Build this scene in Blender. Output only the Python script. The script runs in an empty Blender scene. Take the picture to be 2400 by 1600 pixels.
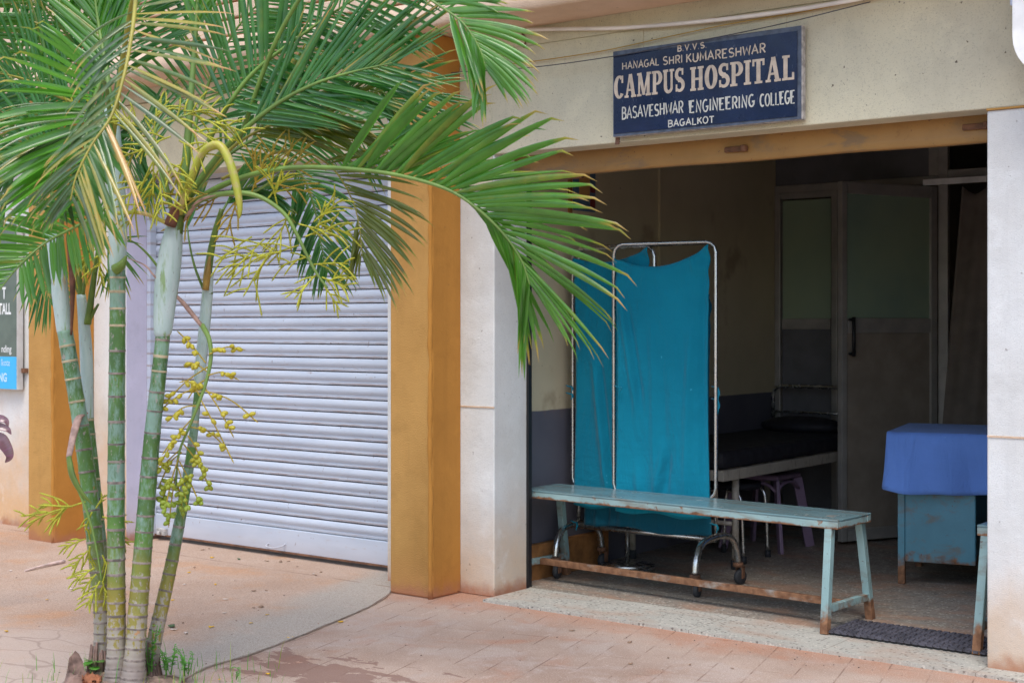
import bpy, bmesh, math, random
from mathutils import Vector, Matrix
random.seed(7)
R = math.radians
scene = bpy.context.scene
COL = scene.collection

# ------------------------------------------------------------------ camera
CAM_H = 1.3
YAW = R(37.35)
cam_d = bpy.data.cameras.new("camera")
cam = bpy.data.objects.new("camera", cam_d)
COL.objects.link(cam)
cam.location = (0, 0, CAM_H)
cam.rotation_euler = (R(90), 0, YAW)
cam_d.sensor_width = 36
cam_d.lens = 50
cam_d.shift_y = -0.0163
cam_d.clip_start = 0.05
cam_d.clip_end = 500
cam_d.dof.use_dof = True
cam_d.dof.focus_distance = 6.2
cam_d.dof.aperture_fstop = 4.5
scene.camera = cam

# ------------------------------------------------------------------ sky, sun, exposure
SUN_EL, SUN_AZ = R(62), R(152)            # azimuth of the sun: clockwise from +Y seen from above
w = bpy.data.worlds.new("World")
scene.world = w
w.use_nodes = True
wn = w.node_tree
bg = wn.nodes["Background"]
sky = wn.nodes.new("ShaderNodeTexSky")
sky.sky_type = 'NISHITA'
sky.sun_disc = False
sky.sun_elevation = SUN_EL
sky.sun_rotation = SUN_AZ
sky.air_density = 1.0
sky.dust_density = 2.0
sky.ozone_density = 1.0
wn.links.new(sky.outputs[0], bg.inputs[0])
bg.inputs[1].default_value = 0.15
sd = bpy.data.lights.new("sun", 'SUN')
sd.energy = 1.0
sd.angle = R(26)
sd.color = (1.0, 0.97, 0.92)
sun = bpy.data.objects.new("sun", sd)
COL.objects.link(sun)
sdir = Vector((math.sin(SUN_AZ) * math.cos(SUN_EL), math.cos(SUN_AZ) * math.cos(SUN_EL), math.sin(SUN_EL)))
sun.rotation_euler = sdir.to_track_quat('Z', 'Y').to_euler()
sun.location = (0, -5, 8)
vs = scene.view_settings
scene.display_settings.display_device = 'sRGB'
vs.view_transform = 'Standard'
vs.look = 'None'
vs.exposure = 0.9
vs.gamma = 1.0
vs.use_curve_mapping = False
scene.cycles.max_bounces = 8
scene.cycles.diffuse_bounces = 5
scene.cycles.transparent_max_bounces = 8

# ------------------------------------------------------------------ projection helpers (2400 x 1600 photograph)
FWD = Vector((-math.sin(YAW), math.cos(YAW), 0))
RGT = Vector((math.cos(YAW), math.sin(YAW), 0))
UP = Vector((0, 0, 1))
CO = Vector((0, 0, CAM_H))
FPX = 2400 * 50 / 36.0
HY = 800 - 0.0163 * 2400
def ray(px, py):
    return FWD + RGT * ((px - 1200) / FPX) + UP * ((HY - py) / FPX)
def P(px, py, t): return CO + ray(px, py) * t
def onY(px, py, Y):
    d = ray(px, py); return CO + d * (Y / d.y)
def onX(px, py, X):
    d = ray(px, py); return CO + d * (X / d.x)
def onZ(px, py, Z=0.0):
    d = ray(px, py); return CO + d * ((Z - CAM_H) / d.z)

# ------------------------------------------------------------------ mesh builder
def V(*a): return Vector(a)
class MB:
    def __init__(s):
        s.v = []; s.f = []; s.m = []; s.sm = []; s.col = []
        s.c = (0, 0, 0, 1)
    def vert(s, p):
        s.v.append(Vector(p)); s.col.append(s.c); return len(s.v) - 1
    def face(s, idx, m=0, smooth=False):
        s.f.append(tuple(idx)); s.m.append(m); s.sm.append(smooth)
    def quad(s, a, b, c, d, m=0):
        i = [s.vert(p) for p in (a, b, c, d)]; s.face(i, m)
    def poly(s, pts, m=0):
        s.face([s.vert(p) for p in pts], m)
    def box(s, x0, x1, y0, y1, z0, z1, m=0, fr=None):
        if x0 > x1: x0, x1 = x1, x0
        if y0 > y1: y0, y1 = y1, y0
        if z0 > z1: z0, z1 = z1, z0
        q = [(x0,y0,z0),(x1,y0,z0),(x1,y1,z0),(x0,y1,z0),(x0,y0,z1),(x1,y0,z1),(x1,y1,z1),(x0,y1,z1)]
        if fr: q = [fr(*p) for p in q]
        i = [s.vert(p) for p in q]
        for a in ((3,2,1,0),(4,5,6,7),(0,1,5,4),(1,2,6,5),(2,3,7,6),(3,0,4,7)):
            s.face([i[k] for k in a], m)
    def bar(s, a, b, wx, wy, m=0, ref=None):
        """rectangular bar from a to b"""
        a = Vector(a); b = Vector(b); t = (b - a).normalized()
        ref = Vector(ref) if ref else (V(0,0,1) if abs(t.z) < .9 else V(0,1,0))
        u = t.cross(ref).normalized(); n = u.cross(t).normalized()
        ring = []
        for p in (a, b):
            ring.append([s.vert(p + u*sx*wx/2 + n*sy*wy/2) for sx, sy in ((-1,-1),(1,-1),(1,1),(-1,1))])
        for k in range(4):
            s.face([ring[0][k], ring[0][(k+1)%4], ring[1][(k+1)%4], ring[1][k]], m)
        s.face(ring[0][::-1], m); s.face(ring[1], m)
    def tube(s, pts, rad, n=8, m=0, caps=True, flat=1.0, twist=0.0, mfun=None, cfun=None):
        pts = [Vector(p) for p in pts]
        k = len(pts)
        if not hasattr(rad, '__len__'): rad = [rad] * k
        tans = []
        for i in range(k):
            a = pts[max(0, i-1)]; b = pts[min(k-1, i+1)]
            t = (b - a)
            tans.append(t.normalized() if t.length > 1e-9 else V(0,0,1))
        t0 = tans[0]
        u = t0.cross(V(0,0,1) if abs(t0.z) < .9 else V(0,1,0)).normalized()
        rings = []
        for i in range(k):
            t = tans[i]
            u = (u - t * u.dot(t))
            u = u.normalized() if u.length > 1e-6 else t.orthogonal().normalized()
            wv = t.cross(u)
            ring = []
            if cfun: s.c = cfun(i)
            for j in range(n):
                a = 2*math.pi*j/n + twist*i
                ring.append(s.vert(pts[i] + (u*math.cos(a) + wv*math.sin(a)*flat) * rad[i]))
            rings.append(ring)
        for i in range(k-1):
            mm = mfun(i) if mfun else m
            for j in range(n):
                s.face([rings[i][j], rings[i][(j+1)%n], rings[i+1][(j+1)%n], rings[i+1][j]], mm, True)
        if caps:
            s.face(rings[0][::-1], mfun(0) if mfun else m); s.face(rings[-1], mfun(k-2) if mfun else m)
    def ell(s, c, rx, ry, rz, nu=8, nv=6, m=0, axis=None):
        c = Vector(c)
        q = axis.to_track_quat('Z', 'Y').to_matrix() if axis is not None else Matrix.Identity(3)
        rows = []
        for i in range(1, nv):
            th = math.pi*i/nv
            rows.append([s.vert(c + q @ V(rx*math.sin(th)*math.cos(2*math.pi*j/nu), ry*math.sin(th)*math.sin(2*math.pi*j/nu), rz*math.cos(th))) for j in range(nu)])
        top = s.vert(c + q @ V(0,0,rz)); bot = s.vert(c + q @ V(0,0,-rz))
        for j in range(nu):
            s.face([top, rows[0][j], rows[0][(j+1)%nu]], m, True)
            s.face([bot, rows[-1][(j+1)%nu], rows[-1][j]], m, True)
        for i in range(len(rows)-1):
            for j in range(nu):
                s.face([rows[i][j], rows[i+1][j], rows[i+1][(j+1)%nu], rows[i][(j+1)%nu]], m, True)
    def cyl(s, c, r, z0, z1, n=24, m=0, r1=None):
        r1 = r if r1 is None else r1
        a = [s.vert((c[0]+r*math.cos(2*math.pi*j/n), c[1]+r*math.sin(2*math.pi*j/n), z0)) for j in range(n)]
        b = [s.vert((c[0]+r1*math.cos(2*math.pi*j/n), c[1]+r1*math.sin(2*math.pi*j/n), z1)) for j in range(n)]
        for j in range(n): s.face([a[j], a[(j+1)%n], b[(j+1)%n], b[j]], m, True)
        s.face(a[::-1], m); s.face(b, m)
    def disc_y(s, c, r, w_, n=16, m=0, ax=None):
        """wheel: axis horizontal along ax"""
        c = Vector(c); ax = Vector(ax or (0,1,0)).normalized(); u = ax.cross(V(0,0,1)).normalized(); z = V(0,0,1)
        prof = [(-w_/2, r*.35), (-w_/2, r*.9), (-w_*.3, r), (w_*.3, r), (w_/2, r*.9), (w_/2, r*.35)]
        rings = [[s.vert(c + ax*o + (u*math.cos(2*math.pi*j/n)+z*math.sin(2*math.pi*j/n))*rr) for j in range(n)] for o, rr in prof]
        for i in range(len(prof)-1):
            for j in range(n): s.face([rings[i][j], rings[i][(j+1)%n], rings[i+1][(j+1)%n], rings[i+1][j]], m, True)
        s.face(rings[0][::-1], m); s.face(rings[-1], m)
    def build(s, name, mats, parent=None, bevel=0, base=None):
        root = parent
        while root is not None and root.parent is not None: root = root.parent
        off = Vector(root.location) if root is not None else (Vector(base) if base is not None else V(0,0,0))
        me = bpy.data.meshes.new(name)
        me.from_pydata([tuple(p - off) for p in s.v], [], s.f)
        if not isinstance(mats, (list, tuple)): mats = [mats]
        for m in mats: me.materials.append(m)
        me.polygons.foreach_set('material_index', s.m)
        me.polygons.foreach_set('use_smooth', s.sm)
        if any(c[:3] != (0,0,0) for c in s.col):
            at = me.color_attributes.new('leafdata', 'FLOAT_COLOR', 'POINT')
            at.data.foreach_set('color', [x for c in s.col for x in c])
        me.update()
        o = bpy.data.objects.new(name, me)
        COL.objects.link(o)
        if parent is not None: o.parent = parent
        elif base is not None: o.location = base
        if bevel:
            b = o.modifiers.new('bevel', 'BEVEL'); b.width = bevel; b.segments = 2; b.limit_method = 'ANGLE'; b.angle_limit = R(40)
        return o

def tag(o, label, cat, group=None, kind=None):
    if label: o['label'] = label
    if cat: o['category'] = cat
    if group: o['group'] = group
    if kind: o['kind'] = kind
    return o
def thing(name, label, cat, loc, group=None):
    o = bpy.data.objects.new(name, None); COL.objects.link(o)
    o.location = loc; o.empty_display_size = .1
    return tag(o, label, cat, group)
def struct(o):
    o['kind'] = 'structure'; return o

def spline(pts, n=8):
    """Catmull-Rom through pts, n samples per span"""
    pts = [Vector(p) for p in pts]
    out = []
    for i in range(len(pts)-1):
        p0 = pts[i-1] if i else pts[0]*2-pts[1]
        p1, p2 = pts[i], pts[i+1]
        p3 = pts[i+2] if i+2 < len(pts) else pts[-1]*2-pts[-2]
        for k in range(n):
            t = k/n
            out.append(.5*((2*p1)+(p2-p0)*t+(2*p0-5*p1+4*p2-p3)*t*t+(3*p1-p0-3*p2+p3)*t**3))
    out.append(pts[-1])
    return out

# ------------------------------------------------------------------ materials
class NT:
    def __init__(s, name):
        s.mat = bpy.data.materials.new(name); s.mat.use_nodes = True
        s.t = s.mat.node_tree; s.b = s.t.nodes['Principled BSDF']; s.out = s.t.nodes['Material Output']
        s.geo = None
    def n(s, typ, ins=None, **kw):
        x = s.t.nodes.new(typ)
        for k, v in kw.items(): setattr(x, k, v)
        if ins:
            for k, v in ins.items():
                if hasattr(v, 'is_output') : s.t.links.new(v, x.inputs[k])
                else: x.inputs[k].default_value = v
        return x
    def set(s, k, v):
        if hasattr(v, 'is_output'): s.t.links.new(v, s.b.inputs[k])
        else: s.b.inputs[k].default_value = v
    def pos(s):
        if s.geo is None: s.geo = s.n('ShaderNodeNewGeometry')
        return s.geo.outputs['Position']
    def obj(s): return s.n('ShaderNodeTexCoord').outputs['Object']
    def map(s, vec, scale=(1,1,1), rot=(0,0,0), loc=(0,0,0)):
        return s.n('ShaderNodeMapping', {'Vector': vec, 'Scale': scale, 'Rotation': rot, 'Location': loc}).outputs[0]
    def noise(s, vec, scale, detail=4, rough=.55, dist=0):
        return s.n('ShaderNodeTexNoise', {'Vector': vec, 'Scale': scale, 'Detail': detail, 'Roughness': rough, 'Distortion': dist}).outputs[0]
    def ramp(s, fac, lo, hi, a=0., b=1.):
        return s.n('ShaderNodeMapRange', {'Value': fac, 'From Min': lo, 'From Max': hi, 'To Min': a, 'To Max': b}, interpolation_type='SMOOTHSTEP').outputs[0]
    def mix(s, fac, a, b, blend='MIX'):
        x = s.t.nodes.new('ShaderNodeMix'); x.data_type = 'RGBA'; x.blend_type = blend
        for k, v in ((0, fac), (6, a), (7, b)):
            if hasattr(v, 'is_output'): s.t.links.new(v, x.inputs[k])
            else:
                if k and len(v) == 3: v = (*v, 1)
                x.inputs[k].default_value = v
        return x.outputs[2]
    def math(s, op, a, b=0.):
        return s.n('ShaderNodeMath', {0: a, 1: b}, operation=op).outputs[0]
    def sep(s, vec):
        return s.n('ShaderNodeSeparateXYZ', {0: vec}).outputs
    def bump(s, h, strength=.3, dist=.01, prev=None):
        x = s.n('ShaderNodeBump', {'Height': h, 'Strength': strength, 'Distance': dist})
        if prev is not None: s.t.links.new(prev, x.inputs['Normal'])
        return x.outputs[0]

def plain(name, col, rough=.5, metal=0., var=.12, vscale=8, bumps=.0, bscale=80, spec=.5):
    k = NT(name); o = k.obj()
    f = k.noise(o, vscale, 5)
    c = k.mix(k.ramp(f, .3, .7), tuple(x*(1-var) for x in col), tuple(min(1, x*(1+var)) for x in col))
    k.set('Base Color', c); k.set('Metallic', metal)
    k.set('Roughness', k.ramp(k.noise(o, vscale*2.3, 3), .3, .7, max(.05, rough-.08), min(1, rough+.08)))
    k.set('Specular IOR Level', spec)
    if bumps: k.set('Normal', k.bump(k.noise(o, bscale, 4), bumps, .004))
    return k.mat

def plaster(name, col, col2, dust=(.52,.26,.12), dust_h=.55, dust_amt=.7, grain=120, bump=.5, spots=.5, streak=.25, seed=0):
    k = NT(name); p = k.map(k.pos(), loc=(seed*3.1, seed*1.7, 0))
    x, y, z = k.sep(k.pos())
    big = k.noise(p, 1.6, 5)
    c = k.mix(k.ramp(big, .35, .65), col, col2)
    # vertical rain streaks
    st = k.noise(k.map(p, scale=(9, 9, .7)), 1.5, 4)
    c = k.mix(k.math('MULTIPLY', k.ramp(st, .52, .75), streak), c, tuple(v*.72 for v in col))
    # red dust splashed up from the ground
    dn = k.noise(k.map(p, scale=(1.4, 1.4, 1.1)), 3.0, 6, .62)
    hz = k.math('ADD', z, k.math('MULTIPLY', k.math('SUBTRACT', dn, .5), -.9*dust_h/.55*.6))
    c = k.mix(k.ramp(hz, dust_h, 0.0, 0., dust_amt), c, dust)
    hz2 = k.math('ADD', z, k.math('MULTIPLY', k.math('SUBTRACT', k.noise(p, 14, 5), .5), -.12))
    c = k.mix(k.ramp(hz2, .085, .0, 0., .9), c, (.40,.17,.09))
    mo = k.noise(k.map(p, loc=(7,7,7)), 5.5, 7, .68)
    c = k.mix(k.ramp(mo, .50, .70, 0, .26), c, tuple(v*.70 for v in col2))
    c = k.mix(k.ramp(mo, .46, .30, 0, .30), c, tuple(min(.9, v*1.18) for v in col))
    # dark specks
    sp = k.noise(p, 46, 2, .5)
    c = k.mix(k.math('MULTIPLY', k.ramp(sp, .72, .78), spots), c, (.10,.07,.05))
    sp2 = k.noise(p, 190, 3, .6)
    c = k.mix(k.math('MULTIPLY', k.ramp(sp2, .56, .70), spots*.6), c, tuple(v*.45 for v in col))
    k.set('Base Color', c); k.set('Roughness', .85); k.set('Specular IOR Level', .25)
    b = k.bump(k.noise(p, grain*1.9, 4, .6), bump, .004)
    b = k.bump(k.noise(p, 9, 4), .35, .012, b)
    k.set('Normal', b)
    return k.mat

M = {}
M['white'] = plaster('white_plaster', (.71,.73,.73), (.63,.63,.61), dust=(.58,.36,.17), dust_h=.55, dust_amt=.62)
M['white_left'] = plaster('white_plaster_stained', (.73,.74,.73), (.66,.64,.58), dust=(.66,.36,.12), dust_h=1.0, dust_amt=.8, seed=3)
M['lavender'] = plaster('lavender_plaster', (.60,.57,.70), (.56,.54,.66), dust=(.55,.40,.30), dust_h=.3, dust_amt=.4, spots=.2, streak=.1, seed=2)
M['cream'] = plaster('cream_plaster', (.68,.61,.41), (.60,.54,.38), dust_amt=0, spots=.8, bump=.7, grain=150, seed=4)
M['beam'] = plaster('beam_plaster', (.70,.65,.47), (.60,.56,.42), dust_amt=0, spots=.9, bump=.8, grain=150, seed=5)
M['orange'] = plaster('ochre_paint', (.53,.295,.09), (.42,.22,.06), dust=(.40,.17,.06), dust_h=.25, dust_amt=.4, grain=90, bump=1.0, spots=.3, streak=.4, seed=6)
M['orange_smooth'] = plaster('ochre_paint_smooth', (.49,.225,.045), (.44,.20,.04), dust=(.40,.16,.05), dust_h=.2, dust_amt=.4, grain=60, bump=.25, spots=.2, streak=.3, seed=7)
M['peach'] = plaster('peach_render', (.74,.56,.42), (.66,.48,.34), dust_amt=0, grain=70, bump=1.0, spots=.4, streak=.2, seed=8)
M['peach_trim'] = plain('peach_groove', (.50,.24,.10), .8)

def room_paint():
    k = NT('room_paint'); p = k.pos(); x, y, z = k.sep(p)
    big = k.noise(p, 2.2, 5)
    up = k.mix(k.ramp(big, .35, .65), (.62,.535,.36), (.55,.475,.31))
    lo = k.mix(k.ramp(big, .35, .65), (.13,.125,.15), (.10,.10,.125))
    edge = k.math('ADD', z, k.math('MULTIPLY', k.math('SUBTRACT', k.noise(p, 8, 3), .5), .01))
    c = k.mix(k.ramp(edge, .858, .864), lo, up)
    sp = k.noise(p, 30, 2)
    c = k.mix(k.ramp(sp, .73, .78, 0, .5), c, (.12,.08,.05))
    c = k.mix(k.ramp(k.noise(p, 3.1, 4), .62, .75, 0, .5), c, (.22,.12,.06))
    k.set('Base Color', c); k.set('Roughness', .6); k.set('Normal', k.bump(k.noise(p, 60, 3), .15, .004))
    return k.mat
M['room'] = room_paint()
M['ceiling'] = plain('ceiling_paint', (.28,.26,.22), .85)
M['brown_skirt'] = plain('brown_skirting', (.30,.13,.04), .6, var=.3, vscale=14)

def pavement():
    k = NT('dusty_pavement'); p = k.pos()
    q = k.map(p, rot=(0, 0, R(-14.5)))
    br = k.n('ShaderNodeTexBrick', {'Vector': k.map(p, rot=(0,0,R(75.5))), 'Color1': (0,0,0,1), 'Color2': (1,1,1,1), 'Mortar': (0,0,0,1),
        'Scale': 1.0, 'Mortar Size': .0035, 'Mortar Smooth': .3, 'Bias': 0., 'Brick Width': .46, 'Row Height': .155}, offset=.5)
    joint = br.outputs['Fac']
    big = k.noise(p, 1.3, 6, .6)
    c = k.mix(k.ramp(big, .3, .7), (.34,.24,.185), (.48,.37,.30))
    red = k.noise(k.map(p, loc=(5,2,0)), 2.6, 6, .6, .5)
    c = k.mix(k.ramp(red, .50, .72, 0, .75), c, (.43,.205,.125))
    grey = k.noise(k.map(p, loc=(1,9,0)), 3.4, 6, .65, .4)
    c = k.mix(k.ramp(grey, .48, .64, 0, .75), c, (.46,.375,.325))
    tile = k.mix(k.ramp(k.n('ShaderNodeSeparateColor', {0: br.outputs['Color']}).outputs[0], 0, 1, 0, .05), c, (.30,.17,.12))
    pale = k.noise(k.map(p, scale=(3.0, .9, 1), rot=(0,0,.3)), 5, 6, .7)
    c = k.mix(k.ramp(pale, .60, .72, 0, .55), tile, (.62,.50,.43))
    px_, py_, pz_ = k.sep(p)
    ed = k.math('ADD', py_, k.math('MULTIPLY', k.math('SUBTRACT', k.noise(p, 4.5, 6, .65), .5), .55))
    c = k.mix(k.ramp(ed, 4.95, 5.24, 0, .6), c, (.45,.21,.12))
    # grit
    g = k.noise(p, 220, 3, .7)
    c = k.mix(k.ramp(g, .52, .68, 0, .65), c, (.15,.085,.06))
    g2 = k.noise(k.map(p, loc=(3,3,0)), 150, 2, .6)
    c = k.mix(k.ramp(g2, .57, .70, 0, .6), c, (.70,.58,.48))
    jn = k.noise(p, 6, 4)
    jm = k.math('MULTIPLY', joint, k.ramp(jn, .42, .62, .0, .62))
    c = k.mix(jm, c, (.15,.075,.05))
    # damp patch of spilled water, with a ragged outline, in front of the slab's end
    d = k.n('ShaderNodeVectorMath', {0: k.map(p, scale=(1.0, 2.6, 1), rot=(0,0,R(25))), 1: tuple(k_ for k_ in (DAMP))}, operation='DISTANCE').outputs['Value']
    dn = k.math('ADD', d, k.math('MULTIPLY', k.math('SUBTRACT', k.noise(k.map(p, scale=(2.2,5,1), rot=(0,0,R(25))), 2.2, 5, .6), .5), 2.6))
    c = k.mix(k.ramp(dn, .42, .36, 0, .72), c, (.21,.115,.09))
    k.set('Base Color', c); k.set('Roughness', .9); k.set('Specular IOR Level', .2)
    h = k.math('SUBTRACT', k.math('ADD', k.math('MULTIPLY', k.noise(p, 90, 4, .7), .5), k.math('MULTIPLY', k.noise(p, 8, 5), .6)), k.math('MULTIPLY', joint, .35))
    k.set('Normal', k.bump(h, .45, .008))
    return k.mat
_d = onZ(740, 1570)
_a = R(25)
# the Mapping node scales, then rotates
_sx, _sy = _d.x*1.0, _d.y*2.6
DAMP = (_sx*math.cos(_a) - _sy*math.sin(_a), _sx*math.sin(_a) + _sy*math.cos(_a), 0)
M['pavement'] = pavement()

def slab_mat():
    k = NT('dusty_concrete'); p = k.pos(); x, y, z = k.sep(p)
    big = k.noise(p, 1.4, 6, .6)
    c = k.mix(k.ramp(big, .3, .7), (.42,.285,.205), (.50,.37,.285))
    c = k.mix(k.ramp(k.noise(k.map(p, loc=(4,4,0)), 2.5, 5, .6), .5, .72, 0, .7), c, (.52,.27,.13))
    # bare grey cement band along the slab's free edge
    e = k.math('ADD', x, k.math('MULTIPLY', k.math('SUBTRACT', k.noise(p, 2.4, 5), .5), .45))
    e = k.math('ADD', e, k.math('MULTIPLY', k.math('SUBTRACT', y, 4.2), .30))
    c = k.mix(k.ramp(e, -4.86, -4.55, 0, .85), c, (.40,.37,.32))
    c = k.mix(k.ramp(k.noise(k.map(p, scale=(1,3,1), rot=(0,0,.5)), 4, 5, .65), .58, .72, 0, .4), c, (.56,.45,.38))
    g = k.noise(p, 200, 3, .7)
    c = k.mix(k.ramp(g, .51, .67, 0, .7), c, (.15,.09,.065))
    g2 = k.noise(k.map(p, loc=(3,3,0)), 140, 2, .6)
    c = k.mix(k.ramp(g2, .58, .70, 0, .6), c, (.72,.62,.53))
    # scored joint in front of the shutter, and broken pale paving by the palm
    jl = k.math('ABSOLUTE', k.math('ADD', y, k.math('MULTIPLY', k.math('SUBTRACT', k.noise(p, 5, 3), .5), .03)))
    jl = k.math('ABSOLUTE', k.math('SUBTRACT', jl, 5.22))
    c = k.mix(k.math('MULTIPLY', k.ramp(jl, .008, .002), k.ramp(k.noise(p, 4, 3), .4, .55, .1, .7)), c, (.17,.09,.06))
    vw = k.n('ShaderNodeVectorMath', {0: k.map(p, scale=(3.2,7.5,0), rot=(0,0,R(-12))), 1: k.n('ShaderNodeTexNoise', {'Vector': p, 'Scale': 3., 'Detail': 3.}).outputs[1]}, operation='ADD').outputs[0]
    vor = k.n('ShaderNodeTexVoronoi', {'Vector': vw, 'Scale': 1.0}, feature='DISTANCE_TO_EDGE').outputs['Distance']
    reg = k.math('ADD', y, k.math('MULTIPLY', k.math('SUBTRACT', k.noise(p, 3, 4), .5), .5))
    reg = k.ramp(reg, 3.75, 3.45)
    c = k.mix(k.math('MULTIPLY', reg, .6), c, (.50,.41,.35))
    c = k.mix(k.math('MULTIPLY', reg, k.ramp(vor, .05, .0, 0, .38)), c, (.16,.10,.075))
    k.set('Base Color', c); k.set('Roughness', .9); k.set('Specular IOR Level', .2)
    h = k.math('ADD', k.math('MULTIPLY', k.noise(p, 90, 4, .7), .4), k.math('MULTIPLY', k.noise(p, 5, 5), .8))
    k.set('Normal', k.bump(h, .4, .008))
    return k.mat
M['slab'] = slab_mat()

def terrazzo(name, base, chip_amt, dirt, tile=.305, gloss=.35):
    k = NT(name); p = k.pos()
    br = k.n('ShaderNodeTexBrick', {'Vector': p, 'Color1': (0,0,0,1), 'Color2': (1,1,1,1), 'Mortar': (0,0,0,1), 'Scale': 1.0,
        'Mortar Size': .0022, 'Mortar Smooth': .2, 'Bias': 0., 'Brick Width': tile, 'Row Height': tile}, offset=0.0)
    big = k.noise(p, 2.2, 5)
    c = k.mix(k.ramp(big, .3, .7), base, tuple(v*1.15 for v in base))
    vo = k.n('ShaderNodeTexVoronoi', {'Vector': p, 'Scale': 62., 'Randomness': 1.}, feature='F1')
    ch = k.n('ShaderNodeSeparateColor', {0: vo.outputs['Color']}).outputs
    small = k.ramp(vo.outputs['Distance'], .42, .34)
    c = k.mix(k.math('MULTIPLY', k.math('MULTIPLY', k.ramp(ch[0], .55, .6), small), chip_amt), c, (.10,.09,.08))
    c = k.mix(k.math('MULTIPLY', k.math('MULTIPLY', k.ramp(ch[1], .65, .7), small), chip_amt*.8), c, (.66,.62,.54))
    gr = k.noise(p, 170, 3, .7)
    c = k.mix(k.ramp(gr, .54, .70, 0, .55), c, (.12,.10,.085))
    c = k.mix(k.ramp(gr, .44, .32, 0, .5), c, (.68,.64,.56))
    d = k.noise(k.map(p, scale=(1,1.8,1), loc=(2,0,0)), 3, 6, .6)
    c = k.mix(k.ramp(d, .45, .68, 0, dirt), c, (.42,.23,.14))
    c = k.mix(k.math('MULTIPLY', br.outputs['Fac'], .7), c, (.17,.13,.10))
    k.set('Base Color', c)
    k.set('Roughness', k.ramp(k.noise(p, 12, 4), .3, .7, gloss, gloss+.25))
    k.set('Normal', k.bump(k.noise(p, 50, 3), .12, .003))
    return k.mat
M['step'] = terrazzo('doorstep_terrazzo', (.40,.385,.335), .75, .4, .61, .6)
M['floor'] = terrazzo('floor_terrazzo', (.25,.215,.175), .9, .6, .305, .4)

def shutter_mat():
    k = NT('shutter_paint'); p = k.pos()
    c = k.mix(k.ramp(k.noise(k.map(p, scale=(1,1,6)), 2, 5), .3, .7), (.455,.51,.60), (.525,.575,.66))
    pos = k.sep(p)
    c = k.mix(k.ramp(k.noise(k.map(p, scale=(3,3,14)), 3, 6, .65), .58, .72, 0, .45), c, (.42,.36,.34))
    c = k.mix(k.ramp(k.noise(k.map(p, scale=(1,1,.6)), 30, 4, .6), .66, .72, 0, .85), c, (.16,.10,.08))
    fr = k.math('FRACT', k.math('DIVIDE', k.math('SUBTRACT', pos[2], .165), .0735))
    dn = k.ramp(k.noise(k.map(p, scale=(2.5,1,30)), 3, 6, .65), .36, .62, .1, .85)
    c = k.mix(k.math('MULTIPLY', k.math('MULTIPLY', k.ramp(fr, .24, .12), dn), k.ramp(pos[2], .15, .2)), c, (.34,.28,.27))
    c = k.mix(k.ramp(pos[2], .16, .02, 0, .3), c, (.5,.36,.28))
    k.set('Base Color', c); k.set('Roughness', .42); k.set('Metallic', .0)
    k.set('Normal', k.bump(k.noise(p, 70, 3), .08, .003))
    return k.mat
M['shutter'] = shutter_mat()

def rusty_paint(name, col, rust_lo, rust_hi, zrust=None, rough=.45, lip=None):
    k = NT(name); o = k.obj(); x, y, z = k.sep(o)
    c = k.mix(k.ramp(k.noise(o, 4, 5), .3, .7), col, tuple(v*.8 for v in col))
    n1 = k.noise(o, 7, 8, .68, .3)
    rust = k.mix(k.ramp(k.noise(o, 30, 4), .3, .7), (.15,.065,.03), (.30,.15,.075))
    f = k.ramp(n1, rust_lo, rust_hi)
    if zrust is not None:
        zz = k.math('ADD', z, k.math('MULTIPLY', k.math('SUBTRACT', k.noise(o, 16, 5), .5), -.22))
        f = k.math('MAXIMUM', f, k.ramp(zz, zrust, zrust-.06))
    c = k.mix(k.ramp(k.noise(k.map(o, scale=(1.2,7,3)), 3.2, 6, .65, .6), .50, .66, 0, .62), c, (.19,.145,.10))
    c = k.mix(f, c, rust)
    if lip is not None:
        zl = k.math('ADD', z, k.math('MULTIPLY', k.math('SUBTRACT', k.noise(k.map(o, scale=(1,1,.3)), 9, 7, .7), .5), -.055))
        lf = k.ramp(zl, lip+.004, lip-.004); f = k.math('MAXIMUM', f, lf)
        c = k.mix(lf, c, rust)
    c = k.mix(k.ramp(k.noise(o, 60, 3), .68, .74, 0, .8), c, (.13,.06,.04))
    k.set('Base Color', c); k.set('Roughness', k.math('ADD', k.math('MULTIPLY', f, .4), rough))
    k.set('Normal', k.bump(k.math('ADD', k.math('MULTIPLY', f, -.5), k.noise(o, 60, 4)), .25, .003))
    return k.mat
M['bench_top'] = rusty_paint('bench_top_paint', (.18,.30,.325), .62, .74, rough=.22)
M['bench_edge'] = rusty_paint('bench_edge_paint', (.31,.46,.46), .58, .64, rough=.4, lip=.438)
M['bench_leg'] = rusty_paint('bench_leg_paint', (.28,.43,.43), .62, .70, zrust=.12)
M['bench_bar'] = rusty_paint('bench_bar_rust', (.36,.34,.30), .30, .46)
M['desk'] = rusty_paint('desk_paint', (.10,.30,.40), .64, .78, zrust=.155)
M['bed_frame'] = rusty_paint('bed_paint', (.45,.41,.34), .60, .70)
M['rail'] = rusty_paint('shutter_rail_paint', (.42,.235,.075), .60, .8)

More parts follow.
